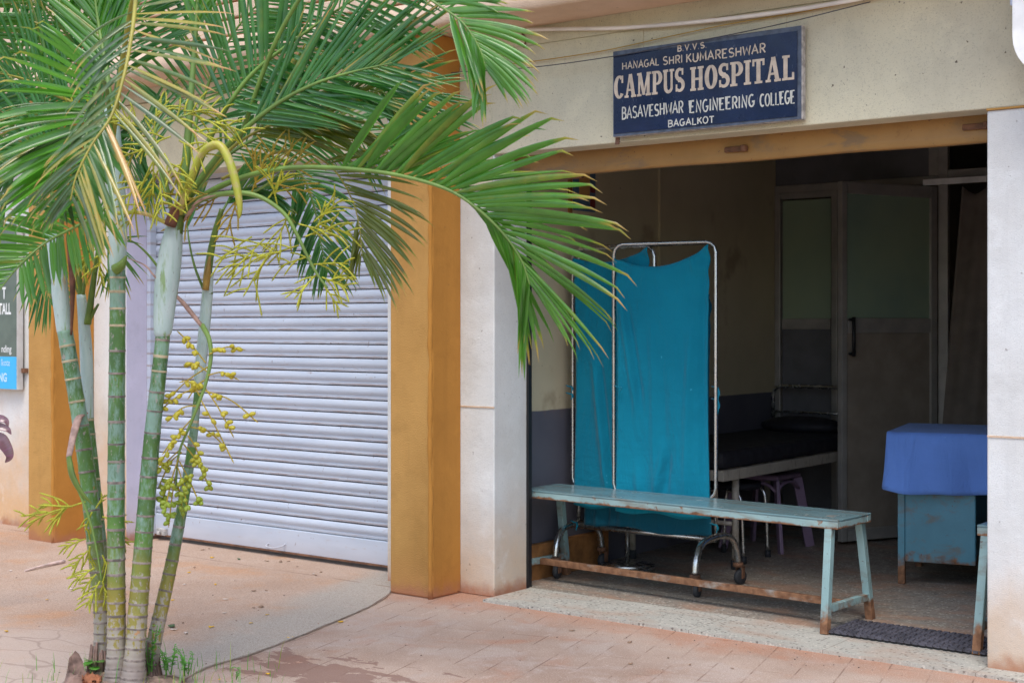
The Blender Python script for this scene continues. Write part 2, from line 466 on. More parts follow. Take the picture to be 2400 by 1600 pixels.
def steel():
    k = NT('worn_chrome'); o = k.obj()
    k.set('Base Color', k.mix(k.ramp(k.noise(o, 20, 5), .5, .7), (.60,.60,.58), (.50,.47,.43)))
    k.set('Metallic', .95); k.set('Roughness', k.ramp(k.noise(o, 30, 4), .3, .7, .2, .32)); return k.mat
M['steel'] = steel()
M['alu'] = plain('brushed_aluminium', (.40,.38,.35), .38, .3)
M['panel_grey'] = plain('grey_laminate', (.15,.15,.16), .4)
M['panel_brown'] = plain('beige_laminate', (.30,.255,.205), .4)
M['black'] = plain('black_paint', (.012,.012,.014), .45)
M['rubber'] = plain('black_rubber', (.03,.032,.037), .7, bumps=.2)
M['mat'] = plain('rubber_mat', (.075,.07,.085), .62, var=.35, vscale=20, bumps=.3)
M['rust'] = plain('rusted_iron', (.16,.075,.04), .8, var=.35, vscale=20, bumps=.3)
M['plastic_purple'] = plain('mauve_plastic', (.24,.16,.24), .4)
M['vinyl'] = plain('black_vinyl', (.012,.012,.018), .75)
M['curtain'] = plain('beige_curtain', (.18,.15,.125), .9)
M['conduit'] = plain('white_conduit', (.80,.77,.73), .5, var=.2, vscale=3)
M['wire'] = plain('dark_wire', (.05,.05,.06), .6)
M['wire_y'] = plain('yellow_wire', (.42,.26,.05), .6)
M['enamel'] = plain('white_enamel', (.86,.85,.83), .3)
M['lamp_box'] = plain('pale_blue_box', (.6,.66,.82), .4)

def cloth(name, col, dark):
    k = NT(name); o = k.obj()
    c = k.mix(k.ramp(k.noise(o, 2.5, 5), .3, .7), col, dark)
    c = k.mix(k.ramp(k.noise(o, 23, 2), .74, .78, 0, .35), c, tuple(min(1, v*2.2+.1) for v in col))
    k.set('Base Color', c); k.set('Roughness', .85); k.set('Specular IOR Level', .15)
    k.set('Sheen Weight', .15)
    wv = k.noise(o, 500, 2)
    b = k.bump(k.noise(k.map(o, scale=(7,3,2.2), rot=(0,.25,0)), 1.6, 5, .6, .8), .55, .03)
    b = k.bump(k.noise(k.map(o, scale=(2,2,9), rot=(0,-.3,0)), 2.0, 4, .6, .6), .25, .02, b)
    k.set('Normal', k.bump(wv, .15, .002, b)); return k.mat
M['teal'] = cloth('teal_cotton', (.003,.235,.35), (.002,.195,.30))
M['teal_back'] = cloth('teal_cotton_darker', (.006,.11,.17), (.005,.09,.15))  # darker copy of the teal, for the main panel behind the wings
M['blue'] = cloth('blue_cotton', (.165,.33,.84), (.145,.29,.75))

def glass_frosted():
    k = NT('frosted_glass'); o = k.obj()
    k.set('Base Color', k.mix(k.ramp(k.noise(o, 1.5, 3), .3, .7), (.25,.36,.28), (.34,.44,.30))); k.set('Roughness', .16); k.set('Specular IOR Level', 1.0)
    return k.mat
M['glass'] = glass_frosted()

def signblue():
    k = NT('sign_navy_enamel'); o = k.obj()
    c = k.mix(k.ramp(k.noise(o, 5, 6, .6), .3, .7), (.006,.011,.036), (.010,.020,.066))
    c = k.mix(k.ramp(k.noise(k.map(o, scale=(6,1,1.2)), 18, 4, .7), .64, .72, 0, .35), c, (.25,.27,.33))
    k.set('Base Color', c); k.set('Roughness', k.ramp(k.noise(o, 9, 5), .3, .7, .18, .4)); k.set('Specular IOR Level', .35)
    k.set('Normal', k.bump(k.noise(o, 4, 3), .15, .01)); return k.mat
M['navy'] = signblue()
M['letter'] = plain('cream_sign_paint', (.58,.47,.36), .6, var=.15, vscale=25)
M['letter_pale'] = plain('pale_sign_paint', (.55,.54,.48), .6, var=.15, vscale=25)
M['sign_edge'] = plain('weathered_sign_edge', (.42,.40,.38), .8, var=.35, vscale=40)
M['sign_border'] = plain('grey_blue_border', (.08,.10,.14), .6, var=.3, vscale=30)
M['board_green'] = plain('board_grey_green', (.115,.15,.12), .45)
M['board_blue'] = plain('board_sky_blue', (.05,.47,.86), .45, var=.03)
M['board_text'] = plain('board_white', (.8,.82,.8), .5, var=.02)
M['board_text2'] = plain('board_pale_blue', (.55,.78,.92), .5, var=.02)
M['board_edge'] = plain('board_pale_edge', (.62,.62,.62), .5)

# --- vegetation
def leaf_mat(name, top, top2, dry=(.62,.36,.10), trans=.42, sheen_rough=.24):
    k = NT(name)
    at = k.n('ShaderNodeAttribute', attribute_name='leafdata')
    s_, r_, d_ = k.n('ShaderNodeSeparateColor', {0: at.outputs['Color']}).outputs[:3]
    c = k.mix(r_, top, top2)
    p = k.pos()
    c = k.mix(k.ramp(k.math('FRACT', k.math('MULTIPLY', r_, 7.3)), .55, .95, 0, .55), c, (top[0]*1.5+.02, top[1]*.85+.015, top[2]*1.6+.035))
    c = k.mix(k.ramp(k.noise(p, 9, 3), .35, .7, 0, .45), c, tuple(min(1, v*1.5) for v in top2))
    # dry parts: leaflet margins and tips
    dd = k.math('ADD', d_, k.math('MULTIPLY', k.math('SUBTRACT', k.noise(p, 22, 3), .5), .35))
    c = k.mix(k.ramp(dd, .25, .62), c, (.42,.36,.05))
    c = k.mix(k.ramp(dd, .52, .85), c, dry)
    k.set('Base Color', c); k.set('Roughness', sheen_rough); k.set('Specular IOR Level', .85)
    tr = k.n('ShaderNodeBsdfTranslucent', {'Color': k.mix(.5, c, tuple(min(1, v*2.6) for v in top2), 'MIX')})
    ms = k.n('ShaderNodeMixShader', {0: trans, 1: k.b.outputs[0], 2: tr.outputs[0]})
    k.t.links.new(ms.outputs[0], k.out.inputs[0])
    return k.mat
M['leaf'] = leaf_mat('palm_leaf', (.05,.19,.02), (.105,.29,.032))
M['leaf_dark'] = leaf_mat('palm_leaf_deep', (.024,.135,.032), (.07,.23,.04))
M['leaf_olive'] = leaf_mat('palm_leaf_olive', (.09,.15,.015), (.15,.19,.02), trans=.4)
M['leaf_dry'] = leaf_mat('palm_leaf_greyed', (.055,.13,.04), (.09,.17,.05), dry=(.62,.33,.10), trans=.25)
M['rachis'] = plain('palm_rachis', (.15,.25,.05), .4, var=.25, vscale=6)
M['rachis_y'] = plain('palm_rachis_yellow', (.34,.30,.05), .45, var=.25, vscale=6)

def trunk_mat():
    k = NT('palm_trunk_green'); p = k.pos(); x, y, z = k.sep(p)
    at = k.n('ShaderNodeAttribute', attribute_name='leafdata')
    rv = k.n('ShaderNodeSeparateColor', {0: at.outputs['Color']}).outputs
    g = k.mix(k.ramp(k.noise(p, 9, 5), .3, .7), (.05,.125,.045), (.10,.20,.045))
    g = k.mix(k.math('MULTIPLY', rv[1], .5), g, (.13,.30,.03))
    # pale wax bloom in vertical smears, thicker higher up
    wx = k.noise(k.map(p, scale=(42,42,14)), 1.1, 7, .72)
    wz = k.ramp(z, .30, 1.7, -.04, .11)
    c = k.mix(k.ramp(k.math('ADD', k.math('ADD', wx, wz), k.math('MULTIPLY', k.math('SUBTRACT', rv[0], .5), .26)), .47, .68, 0, .72), g, (.28,.42,.36))
    # yellowing, then grey lichen bark low down
    zl = k.math('ADD', z, k.math('MULTIPLY', k.math('SUBTRACT', k.noise(p, 7, 4), .5), .5))
    c = k.mix(k.ramp(zl, .62, .22, 0, .9), c, (.30,.23,.03))
    li = k.noise(k.map(p, scale=(40,40,22)), 1.6, 5, .65)
    li2 = k.math('ADD', li, k.ramp(z, .42, 0.02, 0, .26))
    c = k.mix(k.ramp(li2, .59, .65, 0, .85), c, (.36,.32,.28))
    zz = k.math('ADD', z, k.math('MULTIPLY', k.math('SUBTRACT', k.noise(p, 14, 5), .5), .22))
    c = k.mix(k.ramp(zz, .16, .02), c, (.25,.20,.17))
    c = k.mix(k.ramp(k.noise(p, 26, 3), .70, .74, 0, .7), c, (.50,.22,.06))
    k.set('Base Color', c); k.set('Roughness', .45)
    k.set('Normal', k.bump(k.noise(k.map(p, scale=(90,90,30)), 1.5, 4), .2, .004)); return k.mat
M['trunk'] = trunk_mat()
M['ring'] = plain('palm_ring_scar', (.27,.22,.19), .85, var=.5, vscale=30, bumps=.3)
M['ring_pale'] = plain('palm_ring_fresh', (.52,.42,.27), .7, var=.3, vscale=30)
def wax():
    k = NT('palm_crownshaft_wax'); o = k.pos()
    c = k.mix(k.ramp(k.noise(k.map(o, scale=(30,30,5)), 1.3, 5, .6), .3, .7), (.42,.55,.52), (.54,.64,.62))
    c = k.mix(k.ramp(k.noise(k.map(o, scale=(22,22,3.0), loc=(1,1,1)), 1.5, 5, .6), .56, .66, 0, .75), c, (.20,.33,.06))
    c = k.mix(k.ramp(k.noise(k.map(o, scale=(60,60,14)), 1.4, 5, .7), .60, .68, 0, .8), c, (.16,.14,.12))
    c = k.mix(k.ramp(k.noise(k.map(o, scale=(12,12,3), loc=(4,4,1)), 1.4, 4, .6), .62, .70, 0, .7), c, (.46,.30,.14))
    k.set('Base Color', c); k.set('Roughness', .6); k.set('Normal', k.bump(k.noise(k.map(o, scale=(120,120,12)), 1.2, 3), .2, .004)); return k.mat
M['wax'] = wax()
M['sheath_green'] = plain('sheath_green', (.13,.20,.03), .45, var=.3)
M['sheath_orange'] = plain('sheath_orange', (.36,.22,.04), .5, var=.3, vscale=20)
M['sheath_dead'] = plain('dead_sheath', (.15,.06,.035), .8, var=.5, vscale=16, bumps=.4)
M['sheath_dry'] = plain('dry_spathe', (.42,.27,.22), .8, var=.35, vscale=25, bumps=.4)
def spathe():
    k = NT('yellow_spathe'); o = k.pos(); x, y, z = k.sep(o)
    c = k.mix(k.ramp(k.noise(o, 14, 4), .35, .65), (.44,.47,.06), (.50,.43,.07))
    c = k.mix(k.ramp(k.noise(o, 24, 4), .52, .66, 0, .6), c, (.55,.40,.25))
    k.set('Base Color', c); k.set('Roughness', .45); return k.mat
M['spathe'] = spathe()
M['flower'] = plain('flower_yellow', (.42,.42,.03), .6, var=.25, vscale=30)
M['flower_stalk'] = plain('flower_stalk_green', (.17,.27,.06), .5, var=.2)
M['twig_ochre'] = plain('fruit_stalk_ochre', (.42,.30,.03), .6, var=.2)
def fruitm():
    k = NT('fruit_green_yellow'); x, y, z = k.sep(k.pos())
    c = k.mix(k.ramp(z, .62, .95), (.27,.36,.03), (.50,.42,.03))
    k.set('Base Color', c); k.set('Roughness', .35); return k.mat
M['fruit'] = fruitm()
M['soil'] = plain('dusty_soil', (.27,.185,.14), .95, var=.5, vscale=25, bumps=.8, bscale=60)
M['weed'] = leaf_mat('weed_leaf', (.08,.26,.03), (.13,.36,.06), trans=.3)
M['maroon'] = leaf_mat('maroon_leaf', (.15,.075,.085), (.2,.1,.11), trans=.15)
M['petal'] = plain('yellow_petal', (.72,.42,.02), .6)
M['drybit'] = plain('dry_leaf_bit', (.30,.19,.12), .8, var=.4, vscale=40)
M['palebit'] = plain('pale_scrap', (.68,.58,.50), .8)
M['greenbit'] = plain('green_leaf_bit', (.05,.12,.03), .5)
M['gravel'] = plain('gravel_grey', (.28,.20,.16), .9, var=.6, vscale=3)
M['stick'] = plain('peeled_stick', (.62,.47,.42), .8, var=.2, vscale=30)
M['stump'] = plain('rotten_stump', (.22,.14,.11), .9, var=.5, vscale=18, bumps=.8, bscale=40)
M['stump_core'] = plain('stump_orange_core', (.30,.11,.05), .9, var=.4, vscale=25, bumps=.5)

# ================================================================== THE SETTING
FZ = .012
YF = 5.34            # front face of the facade
g = MB(); g.quad((-60,-60,0),(60,-60,0),(60,60,0),(-60,60,0))
struct(g.build('pavement', M['pavement']))

# raised concrete slab in front of the closed shutter, with a curved free edge
edge = spline([onZ(300,1720), onZ(360,1640), onZ(474,1570), onZ(585,1535), onZ(700,1492), onZ(790,1455), onZ(860,1425), onZ(900,1402), V(-4.665,5.14,0)], 6)
sl = MB(); SZ = .007
top = [V(p.x + random.uniform(-.004,.004), p.y + random.uniform(-.004,.004), SZ) for p in edge]
poly = top + [V(-4.665,5.40,SZ), V(-4.83,5.62,SZ), V(-16,5.62,SZ), V(-16,1.0,SZ), V(edge[0].x,1.0,SZ)]
sl.poly(poly)
n = len(poly)
for i in range(n):
    a, b = poly[i], poly[(i+1) % n]
    sl.quad(V(a.x,a.y,-.02), V(b.x,b.y,-.02), b, a)
struct(sl.build('concrete_slab', M['slab']))
cr = MB()
for i in range(len(top)-1):
    a, b = edge[i], edge[i+1]
    wA = .002 + .006*abs(math.sin(i*1.7)); wB = .002 + .006*abs(math.sin((i+1)*1.7))
    nn = (b-a).cross(UP).normalized()
    if nn.x < 0: nn = -nn
    cr.quad(V(a.x,a.y,.004), V(a.x,a.y,.004)+nn*wA, V(b.x,b.y,.004)+nn*wB, V(b.x,b.y,.004))
struct(cr.build('ground_crack', M['soil']))
ds = MB(); ds.box(-4.16, 3.5, 5.225, 5.60, -.02, .0125)
struct(ds.build('doorstep', M['step']))
fl = MB(); fl.box(-4.30, .6, 5.60, 11.0, -.03, FZ)
struct(fl.build('floor', M['floor']))

# ------------------------------------------------------------------ the building
bld = thing('hospital_building', 'single storey cream building with ochre pillars, a grey rolling shutter and an open doorway', 'building', (-4.4, 5.34, 0))
TOPZ = 2.685
# piers and lower walls (white)
m = MB()
m.box(-4.87, -4.182, YF, 5.60, 0, 2.60)
m.build('white_pillar', M['white'], bld, bevel=.006)
m = MB(); m.box(-1.826, 3.5, YF-.002, 5.60, 0, 2.104)
m.build('white_pillar', M['white'], bld, bevel=.006)
m = MB(); m.box(-16, -6.97, YF, 5.60, 0, 2.60)
m.build('left_wall', M['white_left'], bld)
m = MB(); m.box(-6.975, -6.966, YF+.004, 5.60, .0, 2.18)
m.build('shutter_reveal', M['lavender'], bld)
# beams
m = MB(); m.box(-6.97, -4.87, YF+.001, 5.60, 2.18, 2.60); m.build('shutter_lintel', M['cream'], bld)
m = MB()
m.box(-4.387, 3.5, YF-.006, 5.478, 2.111, TOPZ-.08)
m.build('door_lintel', M['beam'], bld, bevel=.005)
m = MB(); m.box(-16, 3.5, YF-.012, 5.62, TOPZ-.08, TOPZ+.4); m.build('roof_beam', M['beam'], bld)
m = MB(); m.box(-4.387, -4.19, YF-.011, YF+.1, 1.95, 2.605); m.build('plaster_strip', M['beam'], bld, bevel=.003)
# horizontal day joints scored in the white piers
m = MB()
m.box(-4.387, -4.183, YF-.0035, YF+.02, .902, .909); m.build('plaster_joint', M['peach'], bld)
m = MB(); m.box(-1.824, -.8, YF-.0055, YF+.02, .878, .885); m.build('plaster_joint', M['peach'], bld)
m = MB(); m.box(-1.826, 3.5, YF-.0085, YF+.02, 2.104, 2.111); m.build('plaster_joint', M['orange'], bld)
# ochre pillars
def ochre(x0, x1, y0=5.055):
    m = MB(); m.box(x0, x1, y0, 5.345, 0, TOPZ)
    for i, f in enumerate(m.f):
        # the +X face is the smooth side
        if all(abs(m.v[k].x - x1) < 1e-6 for k in f): m.m[i] = 1
    p = m.build('ochre_pillar', [M['orange'], M['orange_smooth']], bld, bevel=.01)
    # thick ragged paint ridge along the arris
    r = MB()
    zs = [i*.05 for i in range(0, 53)]
    r.tube([V(x1-.012+random.uniform(-.002,.002), y0+.002+random.uniform(-.002,.002), z) for z in zs], [.012+random.uniform(-.003,.003) for _ in zs], 7)
    r.build('paint_ridge', M['orange_smooth'], p)
ochre(-4.658, -4.388, 5.127)
ochre(-7.535, -7.275)
ochre(.8, 1.05)
# overhanging ledge and grooved parapet
def ragged_slab(x0, x1, y0, y1, z0, z1, n=160, amp=.006):
    m = MB(); rows = []
    for i in range(n+1):
        x = x0+(x1-x0)*i/n
        a = random.uniform(-amp, amp); b = random.uniform(-amp, amp)
        rows.append([m.vert((x, y0+a, z1+b*.3)), m.vert((x, y0+a*.4, z0+.012+b)), m.vert((x, y0+.014+a, z0+b*.6)), m.vert((x, y1, z0)), m.vert((x, y1, z1))])
    for i in range(n):
        for j in range(5):
            m.face([rows[i][j], rows[i][(j+1)%5], rows[i+1][(j+1)%5], rows[i+1][j]], 0, j in (0,1))
    m.face(rows[0]); m.face(rows[-1][::-1])
    return m
ragged_slab(-16, 3.5, 5.012, 5.325, TOPZ, TOPZ+.118).build('ledge', M['peach'], bld)
z = TOPZ+.118
m = MB(); mg = MB()
for i in range(9):
    mg.box(-16, 3.5, 5.040, 5.20, z, z+.014)
    m.box(-16, 3.5, 5.014-.001*(i%2), 5.30, z+.014, z+.088)
    z += .088
m.build('parapet', M['peach'], bld, bevel=.006)
mg.build('parapet_groove', M['peach_trim'], bld)
# room shell
m = MB(); m.quad((.6,8.5,0),(.6,5.60,0),(.6,5.60,2.9),(.6,8.5,2.9)); m.build('room_wall', M['room'], bld)
m = MB()
m.quad((-4.30,5.60,0),(-4.30,8.5,0),(-4.30,8.5,2.9),(-4.30,5.60,2.9))       # left

m.build('room_wall', M['room'], bld)
m = MB(); m.quad((-4.304,5.601,0),(-4.18,5.601,0),(-4.18,5.601,2.9),(-4.304,5.601,2.9)); m.build('return_wall', M['room'], bld)
m = MB(); m.box(-16, 3.6, 5.62, 11.2, 2.9, 3.1); m.build('ceiling', M['ceiling'], bld)
m = MB()
for a in ((-4.36,-4.305,8.5,11.2),(.605,.7,5.6,11.2),(-4.36,.7,11.0,11.2)):
    m.box(a[0],a[1],a[2],a[3],0,2.9)
m.build('back_room_wall', M['panel_brown'], bld)
m = MB(); m.box(-4.298,-4.262,5.62,6.45,.0,.19); m.build('skirting', M['brown_skirt'], bld, bevel=.004)
m = MB(); m.box(-4.299,-4.285,7.02,7.06,1.0,2.8); m.build('wall_batten', M['room'], bld)

# closed rolling shutter
sh = MB()
SY, pitch = 5.545, .0735
zb, zt = .165, 2.30
prof = []
z = zb
while z < zt:
    for a, o in ((0,-.004),(.03,-.004),(.05,.006),(.19,.0072),(.26,.002),(.36,.008),(.50,.0145),(.66,.0158),(.84,.012),(.96,.007),(.98,-.004)):
        prof.append((z+a*pitch, SY-o))
    z += pitch
xs = [-7.04, -6.2, -5.4, -4.80]
cols = [[sh.vert((x, y+.002*math.sin(x*5+zz*3), zz)) for zz, y in prof] for x in xs]
for i in range(len(xs)-1):
    for j in range(len(prof)-1):
        k9 = j % 11
        sh.face([cols[i][j], cols[i+1][j], cols[i+1][j+1], cols[i][j+1]], 1 if k9 in (0,9,10) else 0, k9 not in (0,1,2,9,10))
shut = sh.build('rolling_shutter', [M['shutter'], M['wire']], bld)
m = MB(); m.box(-7.03,-4.80,5.530,5.560,.032,.163); m.build('bottom_rail', M['shutter'], shut, bevel=.004)
m = MB(); m.box(-7.03,-4.80,5.522,5.536,.030,.040); m.build('bottom_seal', M['rust'], shut)
c0 = onY(628,1272,5.525); c1 = onY(667,1274,5.525)
m = MB(); m.tube(spline([c0+V(0,.01,0), c0+V(.005,-.02,-.012), (c0+c1)/2+V(0,-.03,-.022), c1+V(-.005,-.02,-.012), c1+V(0,.01,0)],4), .004, 7)
m.build('handle', M['shutter'], shut)
c0 = onY(377,1246,5.515)
m = MB(); m.box(c0.x-.03,c0.x+.045,5.505,5.528,c0.z-.018,c0.z+.022); m.cyl((c0.x+.01,5.49),.012,c0.z-.012,c0.z+.012,10)
m.build('lock', M['sign_edge'], shut, bevel=.003)
m = MB(); m.box(-6.964,-6.93,5.49,5.535,.03,2.18); m.build('guide_channel', M['shutter'], shut)
m = MB(); m.box(-4.90,-4.872,5.49,5.535,.03,2.18); m.build('guide_channel', M['shutter'], shut)

# rolled up shutter of the doorway: bottom rail, guide
ro = MB()
x0, x1 = -4.18, -1.83
pr = [(2.24,5.50),(2.05,5.495),(2.018,5.487),(2.008,5.497),(2.008,5.53),(2.02,5.545),(2.24,5.545)]
xs = [x0+(x1-x0)*i/30 for i in range(31)]
cols = [[ro.vert((x, y, zz+.002*math.sin(x*7))) for zz, y in pr] for x in xs]
for i in range(30):
    for j in range(len(pr)-1): ro.face([cols[i+1][j], cols[i][j], cols[i][j+1], cols[i+1][j+1]], 0, j in (1,2,3))
rol = ro.build('rolled_shutter', M['rail'], bld)
for px, py in ((1727,350),(2290,297)):
    c0 = onY(px,py,5.49)
    m = MB(); m.box(c0.x-.055,c0.x+.055,5.476,5.492,c0.z-.012,c0.z+.012); m.cyl((c0.x+.04,5.475),.014,c0.z-.014,c0.z+.014,10)
    m.build('handle', M['rust'], rol, bevel=.004)
m = MB(); m.box(-4.181,-4.168,5.596,5.622,.0,2.06); m.build('guide_channel', M['black'], rol)
c0 = onY(1243,420,5.56)
m = MB(); m.tube([(c0.x-.03,5.56,c0.z),(c0.x+.30,5.57,c0.z+.004)],.018,10); m.build('shutter_pipe', M['rust'], rol)

# aluminium partition at the back of the room
PY = 8.5
par = MB()
def aluframe(mb, x0, x1, y, z0, z1, w_=.04, d=.045):
    mb.box(x0,x0+w_,y-d/2,y+d/2,z0,z1); mb.box(x1-w_,x1,y-d/2,y+d/2,z0,z1)
    mb.box(x0+w_,x1-w_,y-d/2+.002,y+d/2-.002,z1-w_,z1); mb.box(x0+w_,x1-w_,y-d/2+.002,y+d/2-.002,z0,z0+w_)
aluframe(par,-4.30,-3.86,PY,.02,2.16)
par.box(-4.25,-3.91,PY-.02,PY+.02,1.27,1.34)
par.box(-3.20,-3.14,PY-.022,PY+.022,.02,2.9)
par.box(-4.30,-3.20,PY-.024,PY+.024,2.16,2.21)
par.box(-3.14,-.3,PY-.022,PY+.022,2.19,2.24)
par.box(-3.26,-3.20,PY-.02,PY+.02,2.21,2.9)
pt = par.build('partition', M['alu'], bld, bevel=.004)
m = MB(); m.box(-4.25,-3.91,PY-.004,PY+.004,1.34,2.11); m.build('pane', M['glass'], pt)
m = MB(); m.box(-4.25,-3.91,PY-.004,PY+.004,.07,1.27); m.build('lower_panel', M['panel_grey'], pt)
m = MB(); m.box(-4.30,-3.26,PY-.006,PY+.006,2.21,2.9); m.build('transom_panel', M['panel_grey'], pt)
# open door leaf, hinged at (-3.21, 8.48), swung towards the room
hx = V(-3.215,8.47,0); nx_ = onZ(1972,1282,.02); nx_ = V(nx_.x, nx_.y, 0)
t_ = 8.33; nx_ = P(1968,1282,t_); nx_.z = 0
du = (nx_-hx); L = du.length; du.normalize(); dn = V(-du.y, du.x, 0)
def leaf(u, v, z): return hx + du*u + dn*v + UP*z
m = MB()
for a in ((0,.05,.03,2.14),(L-.04,L,.03,2.14)): m.box(a[0],a[1],-.02,.02,a[2],a[3],fr=leaf)
for z0,z1 in ((2.07,2.14),(1.25,1.34),(.03,.10)): m.box(.05,L-.05,-.018,.018,z0,z1,fr=leaf)
dr = m.build('door_leaf', M['alu'], bld, bevel=.004)
m = MB(); m.box(.05,L-.05,-.004,.004,1.34,2.07,fr=leaf); m.build('pane', M['glass'], dr)
m = MB(); m.box(.05,L-.05,-.004,.004,.10,1.25,fr=leaf); m.build('lower_panel', M['panel_brown'], dr)
m = MB()
for sgn in (-1,1):
    m.tube([leaf(L-.055,sgn*.02,1.33),leaf(L-.055,sgn*.06,1.33)],.009,8); m.tube([leaf(L-.055,sgn*.02,1.13),leaf(L-.055,sgn*.06,1.13)],.009,8)
    m.tube([leaf(L-.055,sgn*.06,1.345),leaf(L-.055,sgn*.06,1.115)],.011,8)
m.build('handle', M['black'], dr)

# ================================================================== LETTERING
def arc(cx, cy, rx, ry, a0, a1, n=10):
    return [(cx+rx*math.cos(R(a0+(a1-a0)*i/n)), cy+ry*math.sin(R(a0+(a1-a0)*i/n))) for i in range(n+1)]
HAND = {  # stroke letters on a unit box
 'A': ([[(.0,0),(.45,1),(.9,0)],[(.17,.36),(.73,.36)]], .9),
 'B': ([[(.1,0),(.1,1)],[(.0,1),(.35,1)]+arc(.4,.76,.32,.24,90,-90)+[(.1,.52)],[(.35,.52)]+arc(.42,.26,.38,.26,90,-90)+[(.0,0)]], .8),
 'C': ([arc(.45,.5,.42,.5,55,305,16)], .8),
 'E': ([[(.75,1),(.1,1),(.1,0),(.78,0)],[(.1,.52),(.6,.52)]], .8),
 'G': ([arc(.45,.5,.42,.5,55,330,16)+[(.84,.42),(.5,.42)]], .9),
 'H': ([[(.1,0),(.1,1)],[(.8,0),(.8,1)],[(.1,.5),(.8,.5)]], .9),
 'I': ([[(.1,0),(.1,1)]], .2),
 'K': ([[(.1,0),(.1,1)],[(.75,1),(.12,.45)],[(.3,.6),(.8,0)]], .8),
 'L': ([[(.1,1),(.1,0),(.7,0)]], .7),
 'M': ([[(.05,0),(.15,1),(.5,.25),(.85,1),(.95,0)]], 1.0),
 'N': ([[(.1,0),(.1,1),(.8,0),(.8,1)]], .9),
 'O': ([arc(.45,.5,.42,.5,90,450,20)], .9),
 'R': ([[(.1,0),(.1,1),(.38,1)]+arc(.42,.74,.33,.26,90,-90)+[(.1,.48)],[(.4,.48),(.8,0)]], .8),
 'S': ([arc(.4,.75,.32,.25,35,270,12)+arc(.4,.25,.36,.25,90,-145,12)], .78),
 'T': ([[(.0,1),(.8,1)],[(.4,1),(.4,0)]], .8),
 'U': ([[(.1,1),(.1,.3)]+arc(.45,.3,.35,.3,180,360)+[(.8,.3),(.8,1)]], .9),
 'V': ([[(.0,1),(.42,0),(.84,1)]], .84),
 'W': ([[(.0,1),(.25,0),(.55,.8),(.85,0),(1.1,1)]], 1.1),
 '.': ([[(.04,0),(.12,0)]], .2),
 ' ': ([], .5),
}
def ribbon(mb, pts, wid, place, lift):
    k = len(pts); q = [Vector((p[0],p[1])) for p in pts]
    if not hasattr(wid,'__len__'): wid = [wid]*k
    Ls = []; Rs = []
    for i in range(k):
        a = q[max(0,i-1)]; b = q[min(k-1,i+1)]
        if i == 0: a = q[0]
        d = b-a
        if d.length < 1e-6: d = Vector((1,0))
        d.normalize(); nn = Vector((-d.y,d.x))
        s_ = 1.0
        if 0 < i < k-1:
            d1 = (q[i]-q[i-1]).normalized(); n1 = Vector((-d1.y,d1.x)); s_ = 1/max(.45, nn.dot(n1))
        Ls.append(mb.vert(place(*(q[i]+nn*wid[i]*s_/2), lift))); Rs.append(mb.vert(place(*(q[i]-nn*wid[i]*s_/2), lift)))
    for i in range(k-1): mb.face([Rs[i],Rs[i+1],Ls[i+1],Ls[i]])
LIFT = [0]
def lift(): 
    LIFT[0] = (LIFT[0]+1) % 12
    return LIFT[0]*.00012
def hand_text(mb, text, u0, u1, v0, v1, place, thick=.15, gap=.22, jit=.03):
    tot = sum(HAND[c][1] for c in text)+gap*(len(text)-1)
    W, H = (u1-u0), (v1-v0); sx = W/tot
    x = 0
    for c in text:
        st, adv = HAND[c]
        jy = random.uniform(-jit,jit); js = 1+random.uniform(-jit,jit)
        for s_ in st:
            pts = [((u0+(x+p[0])*sx), (v0+(p[1]*js+jy)*H)) for p in s_]
            ribbon(mb, pts, thick*H*random.uniform(.9,1.12), place, lift())
        x += adv+gap
